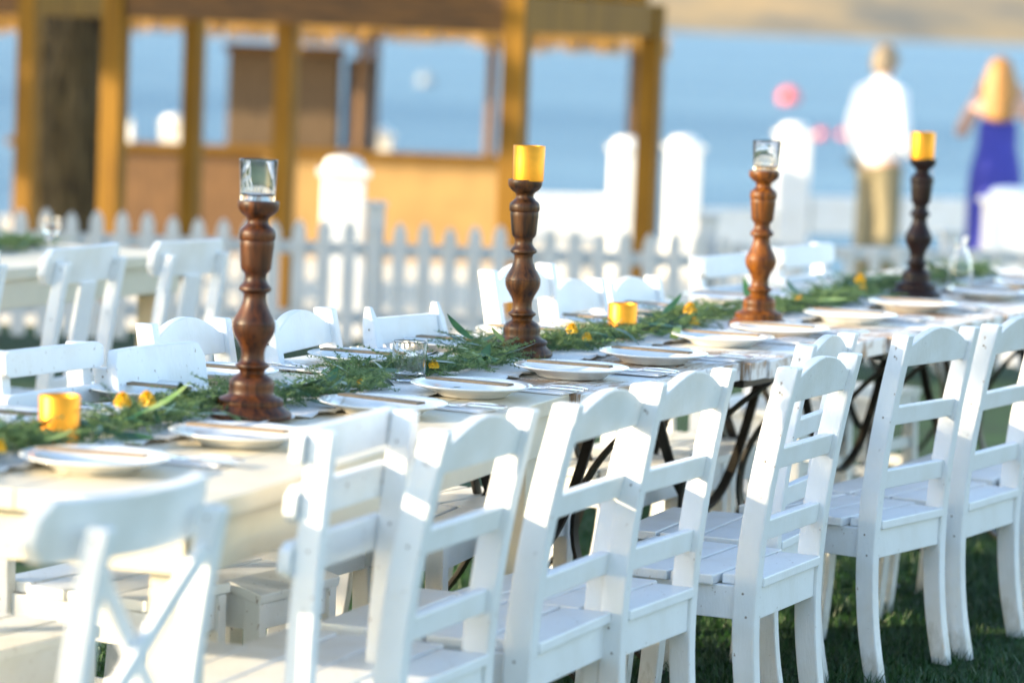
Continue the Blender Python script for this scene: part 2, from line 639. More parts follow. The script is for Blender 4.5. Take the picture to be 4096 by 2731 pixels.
def seat_parts(root, mat, curved=False, stretch=False):
    bm = bmesh.new()
    # planks run across; the rear plank fits between the posts
    depth = .098
    for k in range(4):
        yc = -.388 + depth / 2 + k * (depth + .009)
        half = .225 if k < 3 else .187
        if curved and k == 0:
            bm_box(bm, (0, yc, .384), (2 * half, depth, .022), Matrix.Rotation(R(14), 3, 'X'))
        else:
            bm_box(bm, (0, yc + rng.uniform(-.001, .001), .389 + rng.uniform(-.001, .001)), (2 * half, depth, .022))
    finish('seat', bm, mat, root, .003)
    bm = bmesh.new()
    bm_box(bm, (0, -.362, .341), (.36, .022, .072))
    bm_box(bm, (0, .006, .341), (.372, .022, .072))
    for sx in (-1, 1):
        bm_box(bm, (sx * .197, -.18, .341), (.022, .31, .072))
    finish('seat_frame', bm, mat, root, .002)
    for sx in (-1, 1):
        bm = bmesh.new()
        pts = [Vector((sx * .197, -.360 - .020 * (1 - z / .37) ** 2, z)) for z in np.linspace(0, .376, 10)]
        bm_sweep(bm, pts, X, Y, .042, .045)
        finish('front_leg', bm, mat, root, .004, smooth='angle')
    if stretch:
        for sx in (-1, 1):
            bm = bmesh.new()
            bm_box(bm, (sx * .199, -.18, .15), (.018, .32, .035))
            finish('stretcher', bm, mat, root, .002)
        for yy in (-.36, .006):
            bm = bmesh.new()
            bm_box(bm, (0, yy, .22), (.366, .018, .035))
            finish('stretcher', bm, mat, root, .002)


def chair_arch():
    root = thing('ladder_chair', '', 'chair')
    w = M['white']
    for s in (-1, 1):
        rear_leg(s, root, w)
    inn = POSTX - .016
    slat_obj('top_rail', root, w, .778, .826, .024, 0, inn, arch=.042)
    slat_obj('slat', root, w, .632, .678, .024, 0, inn)
    slat_obj('slat', root, w, .474, .520, .024, 0, inn)
    seat_parts(root, w)
    return root


def chair_overlap():
    global REC
    REC = .45
    root = thing('slat_back_chair', '', 'chair')
    w = M['white_old']
    for s in (-1, 1):
        rear_leg(s, root, w, .038, .05)
    for z0, z1 in ((.796, .862), (.702, .764), (.604, .668)):
        slat_obj('slat', root, w, z0, z1, .024, -.037, POSTX + .038, rad=.014)
    seat_parts(root, w, stretch=True)
    REC = 1.0
    return root


def chair_narrow():
    global REC
    REC = .45
    root = thing('slat_back_chair', '', 'chair')
    w = M['white_old']
    for s in (-1, 1):
        rear_leg(s, root, w, .044, .05)
    for z0, z1 in ((.809, .862), (.722, .775), (.635, .688)):
        slat_obj('slat', root, w, z0, z1, .024, -.037, POSTX + .045, rad=.008)
    seat_parts(root, w, stretch=True)
    REC = 1.0
    return root


def chair_panel():
    root = thing('panel_back_chair', '', 'chair')
    w = M['white_old']
    for s in (-1, 1):
        rear_leg(s, root, w, .038, .05, .84)
    slat_obj('top_rail', root, w, .735, .862, .026, -.040, POSTX + .035, bow=.02, rad=.028)
    slat_obj('slat', root, w, .56, .62, .02, 0, POSTX - .016)
    seat_parts(root, w, curved=True, stretch=True)
    return root


def chair_cross(splat=False):
    root = thing('splat_back_chair' if splat else 'cross_back_chair', '', 'chair')
    w = M['white']
    for s in (-1, 1):
        rear_leg(s, root, w, .038, .045, .85)
    if splat:
        slat_obj('top_rail', root, w, .755, .862, .030, -.046, POSTX + .058, bow=.03, rad=.03)
    else:
        slat_obj('top_rail', root, w, .765, .862, .032, -.085, POSTX + .095, bow=.055, rad=.03)
    slat_obj('lower_rail', root, w, .44, .475, .022, 0, POSTX - .016)
    if splat:
        bm = bmesh.new()
        zs = np.linspace(.474, .756, 10)
        bm_sweep(bm, [Vector((0, post_y(z), z)) for z in zs], X, Y, .115, .016)
        finish('splat', bm, w, root, .002, smooth='angle')
    else:
        for s in (-1, 1):
            bm = bmesh.new()
            zs = np.linspace(.474, .758, 14)
            pts = [Vector((s * (POSTX - .03) * (1 - 2 * (z - .474) / .284), post_y(z) + s * .009, z)) for z in zs]
            ax = Vector((1, 0, s * 2 * (POSTX - .03) / .284)).normalized()
            bm_sweep(bm, pts, ax, Y, .034, .016)
            finish('cross_bar', bm, w, root, .002, smooth='angle')
    seat_parts(root, w)
    return root


def chair_spindle():
    root = thing('spindle_back_chair', '', 'chair')
    w = M['white']
    for s in (-1, 1):
        rear_leg(s, root, w, .040, .045, .86, rounded=True)
    inn = POSTX - .018
    slat_obj('top_rail', root, w, .768, .832, .022, 0, inn)
    slat_obj('lower_rail', root, w, .50, .54, .022, 0, inn)
    for k in range(5):
        bm = bmesh.new()
        x = -.13 + k * .065
        zs = np.linspace(.539, .769, 6)
        bm_sweep(bm, [Vector((x, post_y(z), z)) for z in zs], X, Y, .026, .012)
        finish('spindle', bm, w, root, .001, smooth='angle')
    seat_parts(root, w)
    return root


PROTO = {}
MAKERS = {'arch': chair_arch, 'overlap': chair_overlap, 'narrow': chair_narrow, 'panel': chair_panel, 'cross': lambda: chair_cross(False),
          'splat': lambda: chair_cross(True), 'spindle': chair_spindle}
GROUPS = {'near': 'white chairs along the near side of the long table',
          'far': 'white chairs along the far side of the long table',
          'back': 'white chairs at the second table by the picket fence'}


def place_chair(kind, row, a, b, label, ztop=.86, tilt=0.0):
    """a, b: (u, n) of the tops of the two rear posts, in order of u"""
    if kind not in PROTO:
        PROTO[kind] = MAKERS[kind]()
        r_ = PROTO[kind]
    else:
        r_ = dup(PROTO[kind])
    pa, pb = T(*a), T(*b)
    along = (pb - pa)
    wdt = along.length
    along.normalize()
    back = Vector((along.y, -along.x, 0)) if row == 'near' else Vector((-along.y, along.x, 0))
    mid = (pa + pb) / 2
    sz = (ztop + rng.uniform(-.004, .004)) / .86
    base = mid - back * (.072 * sz * (.45 if kind in ('overlap', 'narrow') else 1.0))
    r_.location = base
    r_.rotation_euler = (0, tilt, math.atan2(-back.x, back.y))
    sx = wdt / (2 * POSTX)
    r_.scale = (sx, sz ** 0.5 * max(.92, min(1.08, sx)), sz)
    tag(r_, label, 'chair', GROUPS['back' if kind == 'splat' else row])
    return r_


near = [
    ('cross', (-1.80, .735), (-1.50, .757), 'white cross back chair at the very end of the near row, closest and most blurred'),
    ('overlap', (-.88, .615), (-.50, .585), 'white chair with square slats overhanging its posts, striped with sun, near row'),
    ('arch', (-.70, .74), (-.28, .72), 'white arch top ladder chair right beside the sun striped slat chair'),
    ('arch', (-.17, .76), (.27, .74), 'white arch top ladder chair, second after the sun striped slat chair'),
    ('arch', (.26, .775), (.64, .78), 'white arch top ladder chair, third after the sun striped one, touching its neighbour', .870),
    ('arch', (.84, .85), (1.25, .85), 'white arch top ladder chair pulled out furthest, standing in front of another chair'),
    ('arch', (1.37, .71), (1.75, .685), 'white arch top ladder chair pushed in deepest, half hidden by the pulled out one'),
    ('arch', (1.84, .795), (2.20, .855), 'white arch top ladder chair, turned slightly, its whole back and two rear legs in view'),
    ('arch', (2.30, .88), (2.70, .91), 'white arch top ladder chair at the right edge, its arch cut by the frame'),
    ('arch', (2.84, .90), (3.24, .90), 'white ladder chair beyond the picture edge one, only a rear leg showing'),
]
for kind, a, b_, lab, *zt in near:
    place_chair(kind, 'near', a, b_, lab, *zt)
far = [
    ('overlap', (-.86, -.46), (-.48, -.44), 'white chair under the table end, only its sunlit seat showing at the left', .86, 0),
    ('narrow', (-.19, -.485), (.09, -.465), 'white slat back chair with chipped paint, far side, behind the gold cup', .868, 0),
    ('panel', (.145, -.44), (.435, -.42), 'white chair with one broad rounded back panel, beside the chipped slat chair', .846, 0),
    ('arch', (.60, -.61), (.98, -.63), 'white arch top chair standing behind the broad panel chair', .86, R(1.8)),
    ('arch', (.95, -.475), (1.36, -.53), 'white arch top chair just behind the nearest candlestick', .86, 0),
    ('spindle', (1.43, -.46), (1.77, -.44), 'white chair with round topped posts and five thin back slats', .86, R(1.0)),
    ('arch', (2.08, -.43), (2.46, -.43), 'tall white arch top chair directly behind the second candlestick', .92, 0),
    ('arch', (2.47, -.43), (2.83, -.43), 'white arch top chair between the second candlestick and the small gold cup', .86, 0),
    ('arch', (2.95, -.45), (3.32, -.45), 'blurred white arch top chair behind the small gold cup', .84, 0),
    ('overlap', (3.98, -.56), (4.36, -.52), 'blurred white slat back chair left of the orange candlestick', .86, 0),
    ('overlap', (4.60, -.52), (4.98, -.50), 'blurred white slat back chair right of the orange candlestick', .86, 0),
]
for kind, a, b_, lab, zt, tl in far:
    place_chair(kind, 'far', a, b_, lab, zt, tl)
for a, b_, lab in [((1.90, -2.0), (2.27, -2.02), 'white splat back chair at the second table, cut by the left edge'),
                   ((2.49, -1.94), (2.84, -1.96), 'white splat back chair at the second table, behind the broad panel chair'),
                   ((3.00, -1.88), (3.26, -1.84), 'white splat back chair at the second table, left of the nearest candlestick')]:
    place_chair('splat', 'near', a, b_, lab, .86)


# ------------------------------------------------------------------ tables
def table(u0, u1, ne0, ne1, width, label, kind, seed=0):
    """near edge runs from n=ne0 at u0 to n=ne1 at u1; local x along, y towards the far side"""
    a, b_ = T(u0, ne0), T(u1, ne1)
    al = (b_ - a)
    L = al.length
    al.normalize()
    root = thing('long_table', label, 'table', a, math.atan2(al.y, al.x), 'white tables set end to end')
    rr = random.Random(seed)
    g = .004
    if kind == 'painted':
        bm = bmesh.new()
        nb = 5
        bw = width / nb
        for k in range(nb):
            bm_box(bm, (L / 2, bw * (k + .5), .732), (L - g, bw - .002, .036))
        finish('tabletop', bm, M['white_cream'], root, .003)
        bm = bmesh.new()
        bm_box(bm, (L / 2, .03, .668), (L - .1, .024, .09))
        bm_box(bm, (L / 2, width - .03, .668), (L - .1, .024, .09))
        for xx in (.05, L - .05):
            bm_box(bm, (xx, width / 2, .668), (.024, width - .09, .09))
        finish('apron', bm, M['white_cream'], root, .002)
        for xx in (.11, L - .11):
            for yy in (.085, width - .085):
                bm = bmesh.new()
                bm_box(bm, (xx, yy, .357), (.075, .075, .711))
                finish('leg', bm, M['white_cream'], root, .004)
        return root
    bm = bmesh.new()
    nb = 9
    bw = (L - g) / nb
    for k in range(nb):
        e = rr.uniform(-.004, .004)
        bm_box(bm, (g / 2 + bw * (k + .5), width / 2 + e, .726 + rr.uniform(-.0012, .0012)), (bw - .003, width, .046))
    finish('tabletop', bm, M['worn'], root, .003)
    bm = bmesh.new()
    bm_box(bm, (L / 2, .06, .690), (L - .12, .03, .022))
    bm_box(bm, (L / 2, width - .06, .690), (L - .12, .03, .022))
    finish('frame', bm, M['iron'], root, .002)
    for xx in (.30, L - .30):
        for s, y0 in ((1, .05), (-1, width - .05)):
            bm = bmesh.new()
            pts, A, B = [], [], []
            for q in np.linspace(-1, 1, 22):
                z = .346 + q * .340
                y = y0 + s * (.25 * (1 - q * q))
                tg = Vector((0, -s * .5 * q, .340)).normalized()
                pts.append(Vector((xx, y, z)))
                A.append(X)
                B.append(Vector((0, tg.z, -tg.y)))
            bm_sweep(bm, pts, A, B, .032, .010)
            finish('leg', bm, M['iron'], root, .001, smooth='angle')
    for s, yy in ((1, .30), (-1, width - .30)):
        bm = bmesh.new()
        pts, B = [], []
        for q in np.linspace(-1, 1, 24):
            x = L / 2 + q * (L / 2 - .12)
            z = .30 + .36 * q * q
            tg = Vector((L / 2 - .12, 0, .72 * q)).normalized()
            pts.append(Vector((x, yy + s * .02, z)))
            B.append(Vector((-tg.z, 0, tg.x)))
        bm_sweep(bm, pts, Y, B, .026, .010)
        finish('stretcher', bm, M['iron'], root, .001, smooth='angle')
    return root


table(-1.10, .945, .50, .30, .86, 'smooth white table with deep apron and thick leg, under the two nearest gold cups', 'painted')
table(.95, 1.925, .32, .345, .86, 'worn white board table carrying the second candlestick', 'worn', 1)
table(1.93, 2.93, .375, .41, .88, 'worn white board table between the second and the orange candlestick', 'worn', 2)
table(2.935, 3.94, .42, .455, .90, 'flaking white board table carrying the orange candlestick', 'worn', 3)
table(3.945, 4.95, .46, .50, .92, 'flaking white board table carrying the darkest candlestick', 'worn', 4)
table(4.955, 6.0, .50, .52, .92, 'blurred white board table at the far right end of the row', 'worn', 5)
# second table by the fence
tb = table(1.5, 4.05, -2.44, -2.40, .85, 'white table with garland near the picket fence, behind three splat back chairs', 'painted')
tb['group'] = 'white tables standing apart'

# runner
def runner(u0, u1, label):
    N = int((u1 - u0) * 60)
    V, F = [], []
    rows = 10
    for i in range(N + 1):
        u = u0 + (u1 - u0) * i / N
        sc = .012 * abs(math.sin(u * 40)) + .006 * abs(math.sin(u * 97))
        na, nb = -.25 - sc, .055 + sc + .03 * math.sin(u * 2.3)
        for k in range(rows + 1):
            n_ = na + (nb - na) * k / rows
            e = min(k, rows - k) / rows
            z = .7535 + .003 * (1 + math.sin(u * 23 + n_ * 31)) * (0.3 + e) + (.004 * (1 + math.sin(u * 61 + k)) if k in (0, rows) else 0)
            V.append(T(u, n_, z))
    for i in range(N):
        for k in range(rows):
            a = i * (rows + 1) + k
            F.append((a, a + 1, a + rows + 2, a + rows + 1))
    o = raw('lace_runner', V, F, M['lace'], smooth=True)
    md = o.modifiers.new('thickness', 'SOLIDIFY')
    md.thickness = .0012
    tag(o, label, 'table runner')


runner(-1.02, 5.6, 'crumpled off white lace runner lying under the garland along the tables')

# ------------------------------------------------------------------ candlesticks and cups
CP = [(2375, 198), (2366, 201), (2352, 200), (2340, 193), (2322, 172), (2304, 158), (2296, 160), (2288, 170), (2278, 171), (2268, 163), (2256, 137), (2244, 126),
      (2230, 123), (2208, 124), (2190, 125), (2176, 122), (2160, 110), (2148, 92), (2134, 69), (2124, 69), (2112, 76), (2104, 88), (2096, 95), (2088, 94), (2078, 78), (2068, 69),
      (2050, 65), (2024, 64), (2000, 69), (1978, 79), (1955, 92), (1930, 107), (1905, 116), (1882, 119), (1876, 119), (1873, 116.5), (1869, 116.5), (1866, 119), (1860, 118), (1838, 109),
      (1810, 93), (1780, 78), (1750, 67), (1728, 63), (1712, 62), (1700, 66), (1692, 80), (1684, 89), (1674, 90), (1664, 86), (1655, 76), (1640, 65), (1620, 59), (1606, 60), (1596, 62), (1584, 73),
      (1570, 82), (1540, 86), (1500, 89), (1450, 94), (1425, 95), (1418, 93), (1412, 99), (1398, 102), (1380, 102), (1366, 100), (1352, 90), (1342, 76), (1328, 63), (1314, 58), (1302, 59), (1290, 68),
      (1280, 84), (1268, 96), (1255, 107), (1240, 113), (1222, 114), (1206, 113), (1203, 111), (1205, 100), (1209, 90), (1209, 0)]
CH = (2375 - 1203) / 2745


def candlestick(u, n_, mat, label, hs=1.0, foot=1.0, wob=0.0):
    bm = bmesh.new()
    prof = [(0, 0.0)] + [(hw / 2745 * (foot if y > 2295 else (1 + (foot - 1) * .4 if y > 2262 else 1)), (2375 - y) / 2745 * hs) for y, hw in CP]
    bm_lathe(bm, prof, 56)
    o = finish('candlestick', bm, M[mat], None, 0, smooth='round')
    o.location = T(u, n_, .7575)
    tag(o, label, 'candlestick', 'turned wooden candlesticks along the table')
    o.rotation_euler = (0, wob, rng.uniform(0, 6))
    return .7575 + CH * hs


def cup_profile(r0, r1, h, wall, base):
    return [(0, 0), (r0 - .004, 0), (r0, .003), (r1, h - .0015), (r1 - wall * .5, h), (r1 - wall, h - .0015), (r0 - wall, base + .003), (r0 - wall - .004, base), (0, base)]


def cup(u, n_, z, kind, label, name, cat, group, r0=.0375, r1=.039, h=.088):
    bm = bmesh.new()
    if kind == 'gold':
        bm_lathe(bm, cup_profile(r0, r1, h, .0022, .005), 48)
        o = finish(name, bm, M['gold'], None, 0, smooth='round')
    else:
        bm_lathe(bm, cup_profile(r0, r1, h, .0026, .016), 48)
        o = finish(name, bm, M['glass'], None, 0, smooth='round')
    o.location = T(u, n_, z)
    tag(o, label, cat, group)
    return o


GG, GC = 'gold candle cups', 'clear glass candle cups'
cands = [(0, 0, 'stain_red', 'nearest candlestick, reddish brown turned wood, holding a clear glass cup', 1.02, R(.3)),
         (1.58, -.10, 'stain_brown', 'second candlestick, brown grained turned wood, holding a gold cup, ahead of the rail', 1.01, R(1.0)),
         (2.86, .055, 'wood_orange', 'bright orange brown candlestick with a clear glass cup, third along the table', 1.01, R(-1.0)),
         (4.32, .055, 'wood_dark', 'darkest, almost black candlestick, holding a gold cup, last along the table', 1.02, R(.8))]
tops = []
for u, n_, mt, lab, hs, wob in cands:
    tops.append((u, n_, candlestick(u, n_, mt, lab, hs, 1.13 if u != 1.58 else 1.05, wob=wob) - .006 * hs + .0006))
dz = -.0022
cup(0, 0, tops[0][2], 'glass', 'clear glass cup standing on top of the nearest candlestick', 'glass_cup', 'glass cup', GC, .0345, .0385, .088)
cup(1.58, -.10, tops[1][2], 'gold', 'gold cup on top of the second candlestick', 'gold_cup', 'candle cup', GG)
cup(2.86, .055, tops[2][2], 'glass', 'clear glass cup sparkling on top of the orange brown candlestick', 'glass_cup', 'glass cup', GC, .0345, .0385, .088)
cup(4.32, .055, tops[3][2], 'gold', 'gold cup on top of the darkest candlestick', 'gold_cup', 'candle cup', GG)
cup(-.62, -.07, .7575, 'gold', 'gold cup on the table in the garland, nearest the camera', 'gold_cup', 'candle cup', GG, .0375, .039, .091)
cup(2.26, -.11, .7575, 'gold', 'small gold cup in the garland between second and orange candlestick', 'gold_cup', 'candle cup', GG)
cup(.85, -.055, .7575, 'glass', 'clear glass tumbler on the garland between the two nearest candlesticks', 'glass_cup', 'glass cup', GC, .037, .0395, .090)
# tall glass carafe
bm = bmesh.new()
bm_lathe(bm, [(0, 0), (.036, 0), (.040, .004), (.042, .05), (.038, .09), (.022, .13), (.020, .15), (.026, .175), (.024, .175), (.018, .15), (.020, .13), (.036, .09), (.040, .05), (.037, .012), (0, .010)], 40)
o = finish('glass_carafe', bm, M['glass'], None, 0, smooth='round')
o.location = T(4.72, .08, .7575)
tag(o, 'tall clear glass carafe beside the darkest candlestick', 'carafe')
# second table glass and garland come with the greenery
bm = bmesh.new()
bm_lathe(bm, [(0, 0), (.034, 0), (.036, .003), (.006, .012), (.005, .09), (.03, .12), (.040, .16), (.036, .21), (.034, .21), (.038, .16), (.028, .122), (0, .105)], 36)
o = finish('wine_glass', bm, M['glass'], None, 0, smooth='round')
o.location = T(3.50, -2.62, .7505)
o.scale = (.85, .85, .62)
tag(o, 'clear wine glass standing on the second table by the fence', 'wine glass')

# ------------------------------------------------------------------ place settings
bm = bmesh.new()
bm_lathe(bm, [(0, 0), (.075, 0), (.080, .003), (.088, .010), (.118, .0195), (.1335, .0245), (.135, .0262), (.1335, .0275), (.117, .0228), (.090, .0130), (.080, .0085), (0, .0075)], 72)
PLATE = finish('dinner_plate', bm, M['china'], None, 0, smooth=True)
bm = bmesh.new()
for k in range(8):
    pass
bm_box(bm, (0, 0, .003), (.205, .030, .0022))
bm_box(bm, (0, .0006, .0058), (.203, .0288, .0022))
bm_box(bm, (0, -.0146, .0044), (.205, .0012, .0046))
STRIP = finish('kraft_strip', bm, M['kraft'], None, .0006)


def cutlery(kind):
    bm = bmesh.new()
    L = .205
    def outline(t_):
        if kind == 'knife':
            return .0075 if t_ < .45 else (.0065 if t_ < .5 else .0095 * (1 - max(0, (t_ - .85) / .15) ** 2 * .8))
        return .0075 - .0045 * min(1, t_ / .5) if t_ < .6 else .003 + .010 * min(1, (t_ - .6) / .15)
    pts, wa, wb = [], [], []
    for t_ in np.linspace(0, 1 if kind == 'knife' else .80, 20):
        pts.append(Vector((-L / 2 + L * t_, 0, .0045 + (.003 * math.sin(t_ * 6) if kind == 'fork' else 0) + (.002 if t_ < .45 else 0))))
        wa.append(2 * outline(t_) * (0.5 if t_ == 0 else 1))
        wb.append(.0045 if t_ < .45 else .0022)
    bm_sweep(bm, pts, Y, Z, wa, wb)
    if kind == 'fork':
        for k in range(4):
            y = -.0085 + k * .00567
            bm_sweep(bm, [Vector((-L / 2 + L * t_, y, pts[-1].z + .004 * (t_ - .8) / .2)) for t_ in (.795, .9, 1.0)], Y, Z, [.0032, .003, .0016], .002)
    return finish(kind, bm, M['silver'], None, .0008, smooth='angle')


KNIFE, FORK = cutlery('knife'), cutlery('fork')
bm = bmesh.new()
bm_box(bm, (0, 0, .0012), (.20, .085, .0022))
bm_box(bm, (.004, -.003, .0035), (.192, .076, .0022))
NAP = finish('napkin', bm, M['linen'], None, .0008)
used = set()


def put(o, u, n_, z, rz, label, cat, group):
    if o.name in used:
        o = o.copy()
        COL.objects.link(o)
    used.add(o.name)
    o.location = T(u, n_, z)
    o.rotation_euler = (0, 0, rz)
    tag(o, label, cat, group)
    return o


ORD = ['first', 'second', 'third', 'fourth', 'fifth', 'sixth', 'seventh', 'eighth', 'ninth', 'tenth', 'eleventh', 'twelfth']
near_pl = [(-.84, .14), (-.35, .165), (.29, .155), (.74, .15), (1.27, .165), (1.74, .185), (2.32, .15), (2.68, .18), (3.29, .18), (3.85, .19), (4.52, .235), (5.06, .24)]
far_pl = [(-.44, -.335), (.17, -.335), (.61, -.41), (1.15, -.315), (1.62, -.29), (2.05, -.29), (2.50, -.30), (3.05, -.31), (3.6, -.31)]
kn = math.atan2(DN.y, DN.x)
for side, lst, nm in ((1, near_pl, 'near'), (-1, far_pl, 'far')):
    for i, (u, n_) in enumerate(lst):
        w = ORD[i]
        zt = .7512
        if -.25 < n_ < .055 + .135 and side > 0:
            zt = .7512
        j = rng.gauss(0, .09)
        put(PLATE, u, n_, zt, rng.uniform(0, 6), f'white dinner plate, {w} of the {nm} row from the table end', 'plate', 'white plates at each seat')
        put(STRIP, u + .0, n_ - .005, zt + .0268, kn + j, f'brown kraft strip lying across the {w} plate of the {nm} row', 'kraft strip', 'kraft strips on the plates')
        uu = u + side * .195
        nn = n_ + side * .055
        put(NAP, uu, nn, .7512, kn + j * .5, f'white napkin beside the {w} plate of the {nm} row', 'napkin', 'folded napkins by the plates')
        rot = kn + (math.pi if side > 0 else 0)
        put(KNIFE, uu - .018, nn + side * .035, .7548, rot + rng.uniform(-.05, .05), f'steel knife on the napkin beside the {w} plate of the {nm} row', 'knife', 'table knives')
        put(FORK, uu + .016, nn + side * .030, .7548, rot + rng.uniform(-.05, .05), f'steel fork on the napkin beside the {w} plate of the {nm} row', 'fork', 'table forks')


# ------------------------------------------------------------------ garland
def garland(name, label, u0, u1, nfun, zt, dens, seed, flowers, halfw=.085):
    g = random.Random(seed)
    root = thing(name, label, 'garland', T(u0, nfun(u0), zt), 0)
    org = root.location.copy()
    base = lambda u: T(u, nfun(u), zt) - org
    # main stem
    bm = bmesh.new()
    pts = [base(u) + Vector((0, 0, .012 + .006 * math.sin(u * 9))) + DN * (.012 * math.sin(u * 14)) for u in np.linspace(u0, u1, int((u1 - u0) * 22))]
    bm_tube(bm, pts, .003, 6)
    finish('main_stem', bm, M['stem'], root, 0, smooth=True)
    # fern sprays
    V, F = [], []
    n_spr = int((u1 - u0) * dens)
    for k in range(n_spr):
        u = g.uniform(u0, u1)
        dense = 0.62 + 0.38 * math.sin(u * 11.3) * math.sin(u * 4.1 + 1)
        if g.random() > dense:
            continue
        az = g.uniform(0, 2 * math.pi)
        up = g.uniform(-.1, .55)
        L = g.uniform(.045, .115)
        dirv = (DU * math.cos(az) * 1.2 + DN * math.sin(az) * .75 + Z * up).normalized()
        p = base(u) + DN * g.gauss(0, halfw * .35) + Z * g.uniform(.006, .03)
        prev = p.copy()
        steps = 9
        cur = Vector((g.gauss(0, .25), g.gauss(0, .25), -g.uniform(.1, .7)))
        for s in range(steps):
            d_ = (dirv + cur * (s / steps)).normalized()
            q = prev + d_ * (L / steps)
            if q.z < .006 and True:
                q.z = .006 + g.random() * .004
            sd = d_.orthogonal().normalized() * .0006
            i0 = len(V)
            V += [prev - sd, prev + sd, q]
            F.append((i0, i0 + 1, i0 + 2))
            for _ in range(11):
                nd = Vector((g.gauss(0, 1), g.gauss(0, 1), g.gauss(0, .8)))
                nd = (nd.normalized() * .9 + d_ * .5).normalized()
                ln = g.uniform(.007, .016) * (1.1 - .5 * s / steps)
                w = nd.orthogonal().normalized() * g.uniform(.0005, .0010)
                i0 = len(V)
                tip = q + nd * ln
                tip.z = max(tip.z, .003)
                V += [q - w, q + w, tip]
                F.append((i0, i0 + 1, i0 + 2))
            prev = q
    o = raw('fern_sprays', V, F, M['fern'], root)
    o['kind'] = 'stuff'
    # long leaves: dark and pale
    for nm, mt, cnt in (('leaves', 'leaf', 48), ('pale_leaves', 'leaf_pale', 26)):
        V, F = [], []
        for k in range(int((u1 - u0) * cnt)):
            u = g.uniform(u0, u1)
            az = g.uniform(0, 2 * math.pi)
            L = g.choice((g.uniform(.035, .06), g.uniform(.06, .13)))
            w = L * g.uniform(.06, .12)
            dirv = (DU * math.cos(az) + DN * math.sin(az) + Z * g.uniform(-.15, .32)).normalized()
            sd = dirv.cross(Z).normalized()
            sd = (sd + Z * g.uniform(-.5, .5)).normalized()
            p = base(u) + DN * g.gauss(0, halfw * .5) + Z * g.uniform(.012, .045)
            curl = g.uniform(-2.2, .9)
            i0 = len(V)
            st = 8
            dd = dirv.copy()
            q = p.copy()
            for s in range(st + 1):
                f = s / st
                ww = w * math.sin(math.pi * min(1, .06 + f * .94)) ** .8
                V += [q - sd * ww, q + sd * ww]
                dd = (dd + Z * curl * .11).normalized()
                q = q + dd * (L / st)
                if q.z < .006:
                    q.z = .006
            for s in range(st):
                a = i0 + 2 * s
                F.append((a, a + 1, a + 3, a + 2))
        raw(nm, V, F, M[mt], root, smooth=True)
    # blossoms
    for (u, dn, dz_, sc) in flowers:
        bm = bmesh.new()
        c = base(u) + DN * dn + Z * dz_
        for ring, (rad, cnt, lift) in enumerate(((.004, 5, .011), (.0085, 8, .006), (.0115, 10, .0))):
            for q in range(cnt):
                a = 2 * math.pi * q / cnt + ring
                ctr = c + Vector((math.cos(a) * rad, math.sin(a) * rad, lift)) * sc
                out = Vector((math.cos(a), math.sin(a), .5)).normalized()
                tn = Vector((-math.sin(a), math.cos(a), 0))
                upv = out.cross(tn)
                if upv.z < 0:
                    upv = -upv
                r_ = .0075 * sc
                vs = [bm.verts.new(ctr + tn * (math.cos(t_) * r_) + upv * (math.sin(t_) * r_ * 1.15) + out * (.0025 * sc * math.cos(2 * t_) + g.gauss(0, .0006))) for t_ in np.linspace(0, 2 * math.pi, 9)[:-1]]
                cv = bm.verts.new(ctr - out * .002 * sc)
                for e in range(8):
                    bm.faces.new((vs[e], vs[(e + 1) % 8], cv))
        finish('flower', bm, M['petal'], root, 0, smooth=True)
    return root


fl = [(-.335, .03, .058, 1.15), (-.365, -.005, .056, 1.1), (-.93, .015, .045, 1.35), (-.98, .04, .03, 1.2), (-.90, .06, .025, 1.0), (.55, .02, .02, .7), (.95, .07, .03, .8),
      (1.83, .03, .05, 1.0), (1.86, .05, .03, .8), (2.66, .03, .05, 1.2), (2.62, .05, .02, .9), (3.5, .0, .03, .8), (4.18, .02, .05, 1.2), (4.10, .03, .03, .8)]
garland('garland', 'green fern and leaf garland with yellow flowers running along the long table', -1.15, 5.5, lambda u: -.065 + .02 * math.sin(u * 2.1) - sum(a * math.exp(-((u - c) / w) ** 2) for c, a, w in ((.02, .075, .16), (.83, .15, .13), (1.60, .155, .17), (2.88, .085, .20), (4.34, .085, .22))), .757, 640, 11, fl, .082)
garland('garland', 'blurred green garland on the second table near the fence', 2.6, 3.8, lambda u: -2.87, .751, 520, 5, [(3.3, .02, .05, 1.0)], .1)

# fallen petal on the chair seat
bm = bmesh.new()
vs = []
for i in range(7):
    f = i / 6
    w = .011 * math.sin(math.pi * (.08 + .9 * f))
    vs.append((bm.verts.new((f * .034 - .017, -w, .002 + .010 * f * f)), bm.verts.new((f * .034 - .017, 0, .0005 + .008 * f * f)), bm.verts.new((f * .034 - .017, w, .003 + .012 * f))))
for a, b_ in zip(vs, vs[1:]):
    bm.faces.new((a[0], a[1], b_[1], b_[0]))
    bm.faces.new((a[1], a[2], b_[2], b_[1]))
o = finish('fallen_petal', bm, M['petal'], None, 0, smooth=True)
o.location = T(.78, -.40, .4005)
o.rotation_euler = (0, 0, 2.4)
md = o.modifiers.new('thickness', 'SOLIDIFY')
md.thickness = .0008
tag(o, 'curled orange yellow petal fallen on a chair seat under the table', 'petal')


